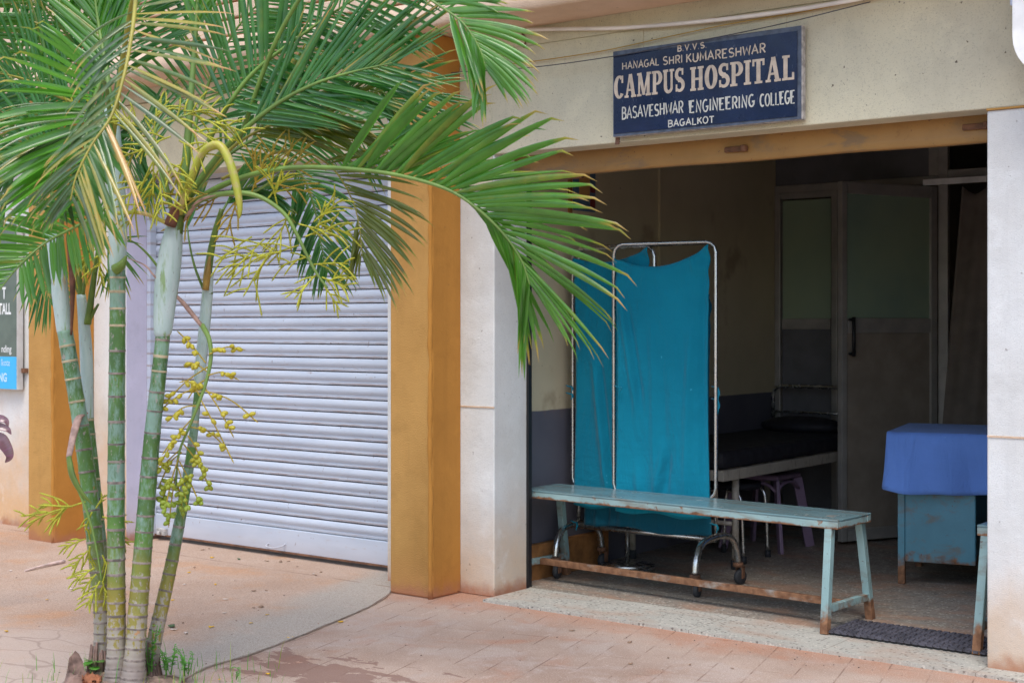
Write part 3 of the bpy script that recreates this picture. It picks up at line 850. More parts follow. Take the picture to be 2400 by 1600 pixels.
def slab_text(mb, text, u0, u1, v0, v1, place, gap=.055):
    TK, TN, SF = .20, .10, .10     # stem, thin, serif height
    def rc(x0,x1,y0,y1): return ('q',[(x0,y0),(x1,y0),(x1,y1),(x0,y1)])
    G = {}
    G['I'] = ([rc(.08,.28,0,1),rc(0,.36,0,SF),rc(0,.36,1-SF,1)],.36)
    G['H'] = ([rc(.06,.25,0,1),rc(.45,.64,0,1),rc(0,.31,0,SF),rc(.39,.70,0,SF),rc(0,.31,1-SF,1),rc(.39,.70,1-SF,1),rc(.25,.45,.44,.54)],.70)
    G['L'] = ([rc(.07,.27,0,1),rc(0,.36,1-SF,1),rc(0,.58,0,SF),rc(.47,.58,0,.30)],.58)
    G['T'] = ([rc(.20,.40,0,1),rc(.11,.49,0,SF),rc(0,.60,1-SF,1),rc(0,.10,.72,1),rc(.50,.60,.72,1)],.60)
    G['P'] = ([rc(.07,.27,0,1),rc(0,.36,0,SF),rc(0,.3,1-SF,1),('r',[(.25,.95)]+arc(.32,.70,.22,.25,90,-90,12)+[(.25,.45)],[.10]+[.10+.12*math.sin(math.pi*i/12) for i in range(13)]+[.10])],.63)
    ow = [.11+.11*abs(math.cos(R(90+360*i/24))) for i in range(25)]
    G['O'] = ([('r',arc(.32,.5,.22,.45,90,450,24),ow)],.64)
    cw = [.11+.11*abs(math.cos(R(50+270*i/20))) for i in range(21)]
    G['C'] = ([('r',arc(.32,.5,.23,.45,50,320,20),cw),rc(.46,.57,.66,.98)],.60)
    G['U'] = ([rc(.06,.25,.25,1),rc(.47,.60,.25,1),rc(0,.32,1-SF,1),rc(.40,.68,1-SF,1),('r',[(.155,.3)]+arc(.345,.26,.19,.21,180,360,12)+[(.535,.3)],[.19]+[.19-.06*i/12 for i in range(13)]+[.13])],.68)
    G['S'] = ([('r',arc(.28,.74,.19,.21,50,270,12)+arc(.28,.27,.21,.22,90,-140,14),[.12+.08*math.sin(math.pi*i/26) for i in range(28)]),rc(.40,.50,.70,.98),rc(.04,.14,.02,.32)],.55)
    G['A'] = ([('r',[(.12,.0),(.34,1.0)],[.11,.11]),('r',[(.58,.0),(.37,1.0)],[.20,.20]),rc(0,.26,0,SF),rc(.42,.74,0,SF),rc(.2,.5,.28,.37),rc(.27,.47,1-SF*.7,1)],.74)
    G['M'] = ([rc(.08,.19,0,1),rc(.60,.79,0,1),rc(0,.27,0,SF),rc(.53,.86,0,SF),('r',[(.16,1),(.42,.05)],[.2,.15]),('r',[(.42,.05),(.68,1)],[.1,.1]),rc(0,.2,1-SF,1),rc(.62,.86,1-SF,1)],.86)
    G[' '] = ([],.26)
    tot = sum(G[c][1] for c in text)+gap*(len(text)-1)
    sx = (u1-u0)/tot; H = v1-v0; x = 0
    for c in text:
        for el in G[c][0]:
            lf = lift()
            if el[0] == 'q':
                pts = [place(u0+(x+p[0])*sx, v0+p[1]*H, lf) for p in el[1]]
                mb.poly(pts)
            else:
                pts = [(u0+(x+p[0])*sx, v0+p[1]*H) for p in el[1]]
                # width in physical space: scale x and y alike by the smaller
                ribbon(mb, pts, [wq*(sx+H)/2*.95 for wq in el[2]], place, lf)
        x += G[c][1]+gap

# hospital sign
TL = onY(1439,123,5.285); BR_ = onY(1879,278,5.285)
SX0, SX1 = -3.470, -2.557; SZ0, SZ1 = 2.130, 2.511
SW, SH = SX1-SX0, SZ1-SZ0
sg = thing('hospital_sign', 'navy blue painted hospital name board with cream lettering above the open doorway', 'sign', (SX0, 5.31, SZ0))
m = MB(); m.box(SX0,SX1,5.287,5.318,SZ0,SZ1); m.build('board', M['sign_edge'], sg, bevel=.003)
m = MB(); m.box(SX0+.002,SX1-.004,5.283,5.2868,SZ0+.002,SZ1-.002); m.build('border', M['sign_border'], sg)
m = MB(); m.box(SX0+.008,SX1-.020,5.2795,5.2828,SZ0+.014,SZ1-.022); m.build('face', M['navy'], sg)
def sp(u, v, lf): return V(SX0+u*SW, 5.2790-lf, SZ0+v*SH)   # u,v in 0..1 units
def sp_m(u, v, lf): return V(SX0+u, 5.2790-lf, SZ0+v)       # metres
m = MB()
def row(txt, s0, s1, vt, vb, **kw): hand_text(m, txt, s0*SW, s1*SW, (1-vb)*SH, (1-vt)*SH, sp_m, **kw)
row('B.V.V.S.', .366, .522, .042, .105, thick=.21, gap=.3)
row('HANAGAL', .058, .265, .154, .232, thick=.17); row('SHRI', .288, .392, .152, .238, thick=.17); row('KUMARESHWAR', .413, .822, .150, .245, thick=.16)
m.build('lettering', M['letter'], sg)
m = MB()
slab_text(m, 'CAMPUS', .012*SW, .402*SW, (1-.562)*SH, (1-.295)*SH, sp_m); slab_text(m, 'HOSPITAL', .435*SW, .965*SW, (1-.570)*SH, (1-.305)*SH, sp_m)
m.build('lettering', M['letter'], sg)
m = MB()
row('BASAVESHWAR', .056, .396, .672, .800, thick=.13); row('ENGINEERING', .432, .768, .682, .812, thick=.14, gap=.26); row('COLLEGE', .797, .968, .690, .820, thick=.13)
row('BAGALKOT', .315, .560, .873, .945, thick=.2)
m.build('lettering', M['letter_pale'], sg)
m = MB()
for x in (SX0+.012,): m.bar((x,5.30,SZ0-.03),(x,5.31,SZ0+.02),.02,.006)
m.build('bracket', M['rust'], sg)
for x in (SX0+.12, SX1-.1):
    m = MB(); m.bar((x,5.332,SZ1-.05),(x,5.332,SZ1+.09),.016,.004); m.build('bracket', M['beam'], sg)

# notice board on the left wall
def font_mesh(body, size, xs, right, z, Y, mat, parent, name='lettering', bold=.0):
    cu = bpy.data.curves.new(name, 'FONT'); cu.body = body; cu.size = 1.0; cu.offset = bold; cu.extrude = 0; cu.align_x = 'RIGHT'
    to = bpy.data.objects.new(name, cu); COL.objects.link(to)
    bpy.context.view_layer.update()
    dg = bpy.context.evaluated_depsgraph_get()
    me = bpy.data.meshes.new_from_object(to.evaluated_get(dg))
    bpy.data.objects.remove(to); bpy.data.curves.remove(cu)
    off = Vector(parent.location)
    for v in me.vertices:
        x, y = v.co.x*size*xs, v.co.y*size
        v.co = V(right + x, Y, z + y) - off
    me.materials.clear(); me.materials.append(mat)
    o = bpy.data.objects.new(name, me); COL.objects.link(o); o.parent = parent
    return o
BY = 5.28
bx = onY(40,800,BY).x
nb = thing('notice_board', 'grey green and sky blue printed board on the white wall beside the far ochre pillar', 'notice board', (bx, 5.32, .885))
m = MB(); m.box(bx-1.3,bx,BY,5.325,.885,1.95); m.build('board', M['board_edge'], nb, bevel=.003)
m = MB(); m.box(bx-1.29,bx-.004,BY-.003,BY-.0005,1.098,1.945); m.build('green_panel', M['board_green'], nb)
m = MB(); m.box(bx-1.29,bx-.004,BY-.003,BY-.0005,.890,1.096); m.build('blue_panel', M['board_blue'], nb)
for body, px, zt_, zb_, xs_, mt, bd in (('T',15,1.54,1.468,.62,'board_text',.03),('TALL',27,1.437,1.369,.60,'board_text',.03),('nding',28,1.170,1.124,.78,'board_text',.012),
        ('lkote',25,1.081,1.038,.80,'board_text2',.0),('NG',18,.990,.937,.82,'board_text2',.03)):
    font_mesh(body, (zt_-zb_)/.70, xs_, onY(px,800,BY).x, zb_, BY-.0045, M[mt], nb, bold=bd)
m = MB(); c0 = onY(54,868,5.32); m.box(c0.x-.05,c0.x+.03,5.31,5.338,c0.z-.014,c0.z+.014); m.build('clip', M['rust'], nb)

# cables and conduit along the beam
def cable(name, pts, r, mat, label, cat, group=None):
    m = MB(); m.tube(spline(pts, 10), r, 8); o = m.build(name, mat, base=tuple(pts[0])); return tag(o, label, cat, group)
yc = 5.30
cable('conduit', [onY(x,y,yc) for x,y in ((1235,70),(1330,68),(1450,66),(1600,55),(1760,38),(1900,18),(2060,-12),(2250,-60))], .0092, M['conduit'], 'thick white sagging conduit pipe along the wall above the navy sign', 'conduit')
cable('wire', [onY(x,y,5.315) for x,y in ((930,165),(1070,156),(1200,150),(1400,122),(1560,88),(1720,55),(1900,25),(2040,-5))], .0025, M['wire_y'], 'thin yellowish wire running along the wall just above the sign top', 'wire')
cable('wire', [onY(x,y,5.27) for x,y in ((930,178),(1070,170),(1250,158),(1440,132),(1600,103),(1760,72),(1880,45),(2040,5))], .0022, M['wire'], 'lowest thin dark wire crossing in front of the sign top', 'wire')
c0 = onY(1232,88,5.33)
m = MB(); m.tube(spline([c0+V(-.02,0,.02),c0+V(0,-.01,.0),c0+V(.008,-.012,-.025),c0+V(-.004,-.01,-.05)],5),.005,6)
tag(m.build('wall_hook', M['rust'], base=tuple(c0)), 'small rusty hook with frayed end on the beam below the conduit start', 'hook')

# white rounded panel at the upper right
pl = onY(2376,60,5.17); zz = onY(2400,172,5.17).z
m = MB()
out = [(pl.x, zz+.62),(pl.x,zz+.135)]+[(pl.x+.15-.15*math.cos(R(a)), zz+.135-.155*math.sin(R(a))) for a in range(10,91,10)]+[(pl.x+.40-.15*math.cos(R(a)), zz+.135-.155*math.sin(R(a))) for a in range(90,181,10)]+[(pl.x+.40+.15,zz+.62)]
f0 = [V(x,5.155,z) for x,z in out]; f1 = [V(x,5.19,z) for x,z in out]
m.poly(f0); m.poly(f1[::-1])
for i in range(len(out)):
    j = (i+1)%len(out); m.quad(f0[j],f0[i],f1[i],f1[j])
wp = thing('hanging_sign', 'white rounded panel hanging at the upper right edge, in front of the beam', 'sign', (pl.x+.27, 5.19, zz))
m.build('panel', M['enamel'], wp, bevel=.008)
m = MB(); c0 = onY(2371,14,5.20); m.box(c0.x-.004,c0.x+.3,5.192,5.29,c0.z,c0.z+.25); m.build('mounting_box', M['lamp_box'], wp, bevel=.004)
m = MB(); m.bar((pl.x+.2,5.29,zz+.45),(pl.x+.2,5.34,zz+.45),.03,.03); m.build('bracket', M['rust'], wp)

# ================================================================== FURNITURE
def bench(loc, rz):
    """built at the origin: x along the bench from its left end, then set in place"""
    root = thing('bench', 'long pale blue metal bench with rusty edges and stretcher standing across the doorway', 'bench', (0,0,0), 'metal waiting benches in the doorway')
    L = 1.75
    m = MB(); m.box(0,L,-.155,.155,.463,.472)
    m.build('seat', M['bench_top'], root, bevel=.003)
    m = MB()
    m.box(0,L,-.153,-.118,.431,.463); m.box(0,L,.118,.153,.431,.463)
    m.box(.002,.035,-.118,.118,.432,.462); m.box(L-.035,L-.002,-.118,.118,.432,.462)
    m.build('seat_frame', M['bench_edge'], root, bevel=.003)
    for sx in (0,1):
        for sy in (-1,1):
            xa = .03 if sx == 0 else L-.045
            xb = .018 if sx == 0 else L-.03
            m = MB(); m.bar((xa,sy*.135,.431),(xb,sy*.205,0),.034,.034, ref=(0,1,0))
            m.build('leg', M['bench_leg'], root, bevel=.003)
        xm = .02 if sx == 0 else L-.034
        m = MB(); m.bar((xm,-.172,.10),(xm,.172,.10),.026,.030)
        m.build('cross_bar', M['bench_leg'], root, bevel=.002)
    m = MB(); m.bar((.035,-.02,.10),(L-.047,-.02,.10),.026,.030)
    m.build('stretcher', M['bench_bar'], root, bevel=.002)
    root.location = loc; root.rotation_euler = (0,0,rz)
    return root
def copy_tree(o, parent=None):
    c = o.copy(); COL.objects.link(c)
    if parent is not None: c.parent = parent
    for ch in list(o.children): copy_tree(ch, c)
    return c
b1 = bench((-4.263, 5.808, .0125), R(-3.4))
b2 = copy_tree(b1); b2.location = (-1.945, 5.725, .0125); b2.rotation_euler = (0,0,0); b2.scale = (1,1,1.06)
b2['label'] = 'rusty bench end showing one leg just beside the right white pillar'

# door mat with raised lozenges
m = MB()
q = [onZ(1944,1480,.02), onZ(1997,1456,.02), None, None]
mx0, mx1, my0, my1 = -2.545, -1.88, 5.505, 5.775
m.box(mx0,mx1,my0,my1,.021,.030)
nxm, nym = 22, 9
for i in range(nxm):
    for j in range(nym):
        cx = mx0+(i+.5)*(mx1-mx0)/nxm; cy = my0+(j+.5)*(my1-my0)/nym
        a, b = (.012,.006) if (i+j)%2 else (.007,.010)
        m.box(cx-a,cx+a,cy-b,cy+b,.030,.0345)
for i in range(nxm):
    cx = mx0+(i+.5)*(mx1-mx0)/nxm
    m.box(cx-.009,cx+.009,my0-.010,my0,.022,.029)
tag(m.build('door_mat', M['mat'], base=(-2.2,5.64,.02)), 'dark grey studded rubber mat on the threshold between the two benches', 'door mat')

# ward screen
ws = thing('ward_screen', 'chrome folding ward screen with teal cloth panels standing behind the bench', 'screen', (-3.83,6.09,FZ))
fz = FZ
# base frame and feet
sx0, sx1 = -4.215, -3.40
m = MB(); m.tube([(sx0,6.09,.258),(sx1,6.09,.258)],.014,10); m.build('base_rail', M['steel'], ws)
for xx in (sx0, sx1):
    pts = spline([(xx,5.885,.115),(xx,5.90,.19),(xx,5.955,.255),(xx,6.09,.272),(xx,6.225,.255),(xx,6.29,.19),(xx,6.31,.115)],6)
    m = MB(); m.tube(pts,.0165,10); ft = m.build('foot', M['steel'], ws)
    for yy, ang in ((5.885,.2),(6.31,-.3)):
        m = MB(); m.cyl((xx,yy),.026,.098,.118,14); m.build('caster_collar', M['rust'], ft)
        cw_ = MB(); ax = V(math.sin(ang),math.cos(ang),0).cross(UP)
        cw_.disc_y((xx+.012,yy,fz+.037),.037,.024,16,ax=(math.cos(ang),math.sin(ang),0)); cw_.build('caster_wheel', M['rubber'], ft)
        m = MB(); m.bar((xx+.012+.017,yy,.10),(xx+.012+.017,yy,fz+.03),.026,.004,ref=(1,0,0)); m.bar((xx+.012-.017,yy,.10),(xx+.012-.017,yy,fz+.03),.026,.004,ref=(1,0,0)); m.bar((xx+.012-.019,yy,.0985),(xx+.012+.019,yy,.0985),.026,.004); m.build('caster_fork', M['rust'], ft)
def uframe(name, x0, x1, yA, yB, z0, z1, r=.0095, cr_=.05, bottom=True, capz=None):
    def pt(x, z):
        f = (x-x0)/(x1-x0); return V(x, yA+(yB-yA)*f, z)
    pts = []
    if bottom:
        pts += [pt(x0+.12,z0), pt(x0+cr_,z0)]+[pt(x0+cr_-cr_*math.sin(R(a)), z0+cr_-cr_*math.cos(R(a))) for a in (30,60,90)]
    else: pts += [pt(x0,z0)]
    pts += [pt(x0,(z0+z1)/2)]
    pts += [pt(x0+cr_-cr_*math.cos(R(a)), z1-cr_+cr_*math.sin(R(a))) for a in (0,30,60,90)]
    pts += [pt((x0+x1)/2,z1)]
    pts += [pt(x1-cr_+cr_*math.sin(R(a)), z1-cr_+cr_*math.cos(R(a))) for a in (0,30,60,90)]
    pts += [pt(x1,(z0+z1)/2)]
    if bottom:
        pts += [pt(x1-cr_+cr_*math.cos(R(a)), z0+cr_-cr_*math.sin(R(a))) for a in (0,30,60,90)]+[pt(x1-.12,z0)]
    else: pts += [pt(x1,z0)]
    m = MB(); m.tube(pts, r, 9); return m.build(name, M['steel'], ws)
uframe('main_frame', sx0+.004, -3.402, 6.09, 6.09, .262, 1.70, .010, bottom=False)
uframe('left_wing_frame', -4.225, -3.715, 6.055, 6.03, .46, 1.69)
uframe('right_wing_frame', -3.905, -3.372, 5.955, 6.035, .46, 1.70)
def hung_cloth(name, mat, x0, x1, yA, yB, ztop0, ztop1, zbot0, zbot1, sag=.10, folds=(), seed=1, nx=44, nz=64, ty=.010):
    rnd = random.Random(seed); m = MB()
    rows = []
    for j in range(nz+1):
        v = j/nz; r = []
        for i in range(nx+1):
            u = i/nx
            zt_ = ztop0+(ztop1-ztop0)*u - sag*(1-(2*u-1)**2)
            zb_ = zbot0+(zbot1-zbot0)*u + .008*math.sin(u*11+seed)
            z = zt_+(zb_-zt_)*v
            pin = .012*math.sin(math.pi*v)*(1-abs(2*u-1))**.5
            x = x0+(x1-x0)*u + (.012*math.sin(v*math.pi))*(1-2*u)*1.2
            y = yA+(yB-yA)*u
            d = 0
            for (fu, slope, wd, amp, va, vb) in folds:
                cu = fu+slope*(v-.5)
                ev = min(1, max(0,(v-va)/.12))*min(1,max(0,(vb-v)/.12))
                d += 1.9*amp*ev*math.exp(-((u-cu)/wd)**2)
            # drape waves under the sagging top edge
            for q_ in range(4):
                d += .012*math.exp(-v*9)*math.sin((v-.02)*70 - (2*u-1)**2*5*(1+q_*.3)+q_*2)*(.5)
            d += .006*math.sin(u*7+seed)*(1-math.exp(-v*3))
            r.append(m.vert((x, y-ty-d, z)))
        rows.append(r)
    for j in range(nz):
        for i in range(nx):
            m.face([rows[j][i],rows[j+1][i],rows[j+1][i+1],rows[j][i+1]],0,True)
    o = m.build(name, mat, ws)
    so = o.modifiers.new('thick','SOLIDIFY'); so.thickness = .002
    return o
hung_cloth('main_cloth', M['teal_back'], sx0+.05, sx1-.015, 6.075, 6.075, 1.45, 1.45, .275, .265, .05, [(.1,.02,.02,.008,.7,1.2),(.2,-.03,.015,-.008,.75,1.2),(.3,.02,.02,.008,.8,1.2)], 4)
c_l = hung_cloth('left_cloth', M['teal'], -4.203, -3.735, 6.045, 6.02, 1.645, 1.685, .365, .37, .045,
    [(.30,.35,.05,.012,.35,.98),(.36,.35,.04,-.012,.35,.98),(.7,.15,.06,.010,.4,.95)], 2)
c_r = hung_cloth('right_cloth', M['teal'], -3.884, -3.394, 5.945, 6.025, 1.63, 1.688, .375, .360, .07,
    [(.18,.40,.035,.010,.12,.62),(.24,.40,.03,-.010,.12,.62),(.13,.30,.04,.012,.78,.99),(.62,-.42,.04,.012,.68,.99),(.69,-.42,.04,-.009,.68,.99),(.95,.0,.03,-.008,.05,.95),(.40,.06,.03,.006,.2,.98),(.80,-.10,.04,.008,.25,.98),(.52,.10,.03,-.005,.4,.98)], 3)
def ties(px, pys, t, parent, drop):
    m = MB()
    for py in pys:
        c = P(px,py,t)
        m.tube([c+V(-.03,0,.004),c+V(0,-.016,0),c+V(.012,0,-.003)],.0035,6)
        m.tube(spline([c+V(.01,-.012,0),c+V(.016,-.012,-drop*.4),c+V(.012,-.012,-drop)],4),.003,6)
        m.tube(spline([c+V(.01,-.012,0),c+V(.022,-.014,-drop*.3),c+V(.020,-.012,-drop*.6)],4),.003,6)
    m.build('tie', M['teal'], parent)
ties(1680,(907,936),6.86,c_r,.07); ties(1452,(906,),7.03,c_r,.02); ties(1677,(1228,),6.84,c_r,.04); ties(1338,(905,922),7.36,c_l,.03); ties(1349,(1222,),7.3,c_l,.04)

# round based stool behind the screen
rs = thing('revolving_stool', 'steel stool with a round chrome base standing behind the ward screen', 'stool', (-4.0,6.45,FZ))
cx, cy = -4.085, 6.40
cx, cy = onZ(1471,1326,.03).x, onZ(1471,1326,.03).y
m = MB(); m.cyl((cx,cy),.145,FZ,.038,32); m.cyl((cx,cy),.135,.038,.05,32,r1=.05); m.build('base', M['steel'], rs)
m = MB(); m.cyl((cx,cy),.013,.05,.50,12); m.build('column', M['steel'], rs)
m = MB(); m.cyl((cx,cy),.16,.50,.515,28); m.cyl((cx,cy),.155,.515,.55,28,r1=.14); m.build('seat', M['vinyl'], rs)
rs.location = (cx,cy,FZ)
for ch in rs.children:
    off = V(cx+4.0,cy-6.45,0)
    for v in ch.data.vertices: v.co -= off

# desk, slightly turned
DA = R(13)
dc = onZ(2104,1367,FZ)
ux = V(math.cos(DA),math.sin(DA),0); uy = V(-math.sin(DA),math.cos(DA),0)
def dk(u,v,z): return V(dc.x,dc.y,0)+ux*u+uy*v+UP*z
desk = thing('desk', 'rusty light blue steel desk with a pedestal drawer inside the room', 'desk', (dc.x,dc.y,FZ))
m = MB(); m.box(-.03,1.15,-.03,.62,.735,.765,fr=dk); m.build('desk_top', M['desk'], desk, bevel=.004)
m = MB(); m.box(.035,.372,.0,.52,.125,.735,fr=dk); m.build('pedestal', M['desk'], desk, bevel=.006)
for u,v in ((0,.0),(0,.56),(1.09,0),(1.09,.56)):
    m = MB(); m.box(u,u+.034,v,v+.034,FZ,.735,fr=dk); m.build('leg', M['desk'], desk, bevel=.003)
m = MB(); m.box(.372,1.09,.50,.515,.3,.735,fr=dk); m.build('back_panel', M['desk'], desk)
# tablecloth
m = MB()
zt_ = .7705; nxc, nyc = 50, 26
def cl(u, v, z, o): return dk(u,v,z)+V(0,0,0)
rows = []
ring = []
U0,U1,V0,V1 = -.045,1.17,-.045,.64
top = m.poly([dk(U0,V0,zt_),dk(U1,V0,zt_),dk(U1,V1,zt_),dk(U0,V1,zt_)])
per = [(U0+(U1-U0)*i/nxc,V0,0,-1) for i in range(nxc)]+[(U1,V0+(V1-V0)*i/nyc,1,0) for i in range(nyc)]+[(U1-(U1-U0)*i/nxc,V1,0,1) for i in range(nxc)]+[(U0,V1-(V1-V0)*i/nyc,-1,0) for i in range(nyc)]
drop = .292
for j in range(13):
    f = j/12
    rg = []
    for k_,(u,v,nu_,nv_) in enumerate(per):
        wob = f*(.026*math.sin(u*12+v*9+f)+.012*math.sin(u*29+2-f*1.5)) + .006*(f>.02) + f*.016
        zlow = .008*math.sin(u*9)+.004*math.sin(u*23)
        corner = 0
        if nv_ == -1 and u < U0+.16: corner = f*.035*(1-(u-U0)/.16)
        if nu_ == -1: corner = f*.02
        rg.append(m.vert(dk(u+nu_*wob-corner*.4, v+nv_*(wob+corner*.5), zt_-f*(drop+zlow+.012*(u/1.2)))))
    if j: 
        for k_ in range(len(per)): m.face([ring[k_],rg[k_],rg[(k_+1)%len(per)],ring[(k_+1)%len(per)]],0,True)
    ring = rg
tc = m.build('tablecloth', M['blue'], base=(dc.x,dc.y,.765))
tc.modifiers.new('thick','SOLIDIFY').thickness = .002
tag(tc, 'plain blue cotton cloth draped over the light blue desk', 'tablecloth')

# bed with black mattress
bed = thing('hospital_bed', 'old cream steel hospital bed with tubular head rail along the room side wall', 'bed', (-3.95,7.4,FZ))
bx0,bx1,by0,by1 = -4.27,-3.585,6.50,8.38
m = MB()
m.box(bx0,bx0+.035,by0,by1,.49,.545); m.box(bx1-.035,bx1,by0,by1,.49,.545); m.box(bx0+.035,bx1-.035,by0,by0+.035,.491,.544); m.box(bx0+.035,bx1-.035,by1-.035,by1,.491,.544)
for i in range(6): m.box(bx0+.035,bx1-.035,by0+.25+i*.27,by0+.28+i*.27,.50,.515)
m.build('bed_frame', M['bed_frame'], bed, bevel=.003)
for x,y in ((bx0+.03,by0+.15),(bx1-.03,by0+.18),(bx0+.03,by1-.12),(bx1-.03,by1-.12)):
    m = MB(); m.cyl((x,y),.019,.03,.49,12); lg = m.build('leg', M['bed_frame'], bed)
    m = MB(); m.cyl((x,y),.024,FZ,.06,12); m.build('rubber_foot', M['rubber'], lg)
m = MB(); m.tube([(bx0+.03,by0+.18,.25),(bx1-.03,by0+.18,.25)],.012,8); m.tube([(bx0+.03,by0+.18,.36),(bx1-.03,by0+.18,.36)],.009,8); m.build('cross_rail', M['bed_frame'], bed)
hr = []
zA, zB = .545, .905
m = MB(); y_ = by1-.02
m.tube([(bx0+.02,y_,zA)]+[(bx0+.02+.06-.06*math.cos(R(a)),y_,zB-.06+.06*math.sin(R(a))) for a in (0,30,60,90)]+[(bx1-.02-.06+.06*math.sin(R(a)),y_,zB-.06+.06*math.cos(R(a))) for a in (0,30,60,90)]+[(bx1-.02,y_,zA)],.012,9)
m.tube([(bx0+.02,y_,.74),(bx1-.02,y_,.74)],.008,8)
m.build('head_rail', M['steel'], bed)
m = MB(); m.box(bx0+.01,bx1-.012,by0+.02,by1-.04,.547,.640); mt_ = m.build('mattress', M['vinyl'], base=(-3.93,7.44,.547), bevel=.03)
tag(mt_, 'black vinyl mattress lying on the hospital bed', 'mattress')
m = MB(); m.ell((-3.93,8.12,.675),.27,.17,.06,20,10); tag(m.build('pillow', M['vinyl'], base=(-3.93,8.12,.62)), 'dark pillow at the head end of the black mattress', 'pillow')

# mauve plastic stool under the bed
ps = thing('plastic_stool', 'mauve plastic stool with splayed legs tucked under the bed', 'stool', (-3.86,7.40,FZ))
cx, cy = -3.83, 7.45; S0 = .13; S1 = .185
m = MB(); m.box(cx-.15,cx+.15,cy-.15,cy+.15,.415,.445); m.build('seat', M['plastic_purple'], ps, bevel=.02)
for ax_,ay_ in ((-1,-1),(1,-1),(1,1),(-1,1)):
    m = MB(); m.bar((cx+ax_*S0,cy+ay_*S0,.415),(cx+ax_*S1,cy+ay_*S1,FZ),.055,.02,ref=(ax_,-ay_,0)); m.build('leg', M['plastic_purple'], ps, bevel=.004)
for a,b in (((-1,-1),(1,-1)),((1,-1),(1,1)),((1,1),(-1,1)),((-1,1),(-1,-1))):
    # arched apron between two legs
    m = MB(); pts = []
    for i in range(9):
        f = i/8; pts.append(V(cx+(a[0]+(b[0]-a[0])*f)*S0*1.03, cy+(a[1]+(b[1]-a[1])*f)*S0*1.03, .40-.05*(abs(2*f-1)**3)))
    m.tube(pts,.016,7,flat=.6); m.build('apron', M['plastic_purple'], ps)
# chrome tube stool with bent legs, partly under the bed
cs = thing('tube_stool', 'chrome tube framed stool with black feet, half hidden beneath the bed edge', 'stool', (-3.62,7.02,FZ))
cx, cy = -3.80, 7.0
for k_,(dx_,dy_) in enumerate(((-.12,-.14),(-.12,.14),(.12,-.14),(.12,.14))):
    sg_ = 1 if dx_ > 0 else -1
    m = MB(); m.tube(spline([(cx+dx_*.3,cy+dy_,.40),(cx+dx_*.85,cy+dy_,.385),(cx+dx_*1.05,cy+dy_,.30),(cx+dx_*1.15,cy+dy_,.03)],6),.0105,8)
    lg = m.build('leg', M['steel'], cs)
    m = MB(); m.cyl((cx+dx_*1.15,cy+dy_),.016,FZ,.05,10); m.build('rubber_foot', M['rubber'], lg)
m = MB(); m.cyl((cx,cy),.15,.402,.435,24); m.build('seat', M['vinyl'], cs)

# calendar on the side wall
c0 = onX(1345,415,-4.292); c1 = onX(1396,485,-4.292)
ca = thing('wall_calendar', 'small blue and yellow printed calendar high on the room side wall', 'calendar', (-4.30,(c0.y+c1.y)/2,1.95))
ya, yb = c0.y, c1.y; zA, zB = c1.z-.03, c0.z+.10
M['cal_blue'] = plain('calendar_blue', (.09,.16,.25), .6); M['cal_y'] = plain('calendar_ochre', (.55,.30,.10), .6); M['cal_r'] = plain('calendar_red', (.20,.03,.03), .6)
m = MB(); m.box(-4.299,-4.293,ya,yb,zA,zB); m.build('sheet', M['cal_blue'], ca)
m = MB(); m.box(-4.293,-4.2915,ya+.05,ya+.15,zA+.07,zB-.01); m.build('printed_block', M['cal_y'], ca)
m = MB()
for a,b,c,d in ((.155,.20,.02,.05),(.155,.20,.08,.13)): m.box(-4.293,-4.2912,ya+a,ya+b,zB-.12-d,zB-.12-c)
m.build('printed_block', M['cal_r'], ca)
m = MB(); m.box(-4.2995,-4.287,ya-.045,ya-.02,zA-.05,zB+.02); tag(m.build('wall_strip', M['brown_skirt'], base=(-4.30,ya-.03,zA)), 'narrow brown wooden strip fixed to the wall beside the calendar', 'wooden strip')

# curtain and its pelmet
m = MB(); c0 = onY(2165,428,8.40); c1 = onY(2330,415,8.40)
m.box(c0.x,c1.x+.9,8.385,8.405,2.145,2.180); tag(m.build('curtain_rail', M['enamel'], base=(c0.x,8.40,2.16)), 'white curtain rail across the dark opening beyond the door leaf', 'curtain rail')
m = MB(); rows = []
for j in range(31):
    v = j/30; r = []
    for i in range(61):
        u = i/60
        xl = -3.03-.16*v; xr = -2.2
        x = xl+(xr-xl)*u
        y = 8.405+.028*math.sin(u*34+v*1.5)*(.4+.6*v)+.015*math.sin(u*13)
        z = 2.13-(.05*abs(math.sin(u*17))*(1-v)**3)-v*1.75
        r.append(m.vert((x,y+.02,z)))
    rows.append(r)
for j in range(30):
    for i in range(60): m.face([rows[j][i],rows[j+1][i],rows[j+1][i+1],rows[j][i+1]],0,True)
cu_ = m.build('curtain', M['curtain'], base=(-2.6,8.42,.4)); cu_.modifiers.new('thick','SOLIDIFY').thickness = .003
tag(cu_, 'beige drawn curtain hanging from the white rail at the back of the room', 'curtain')

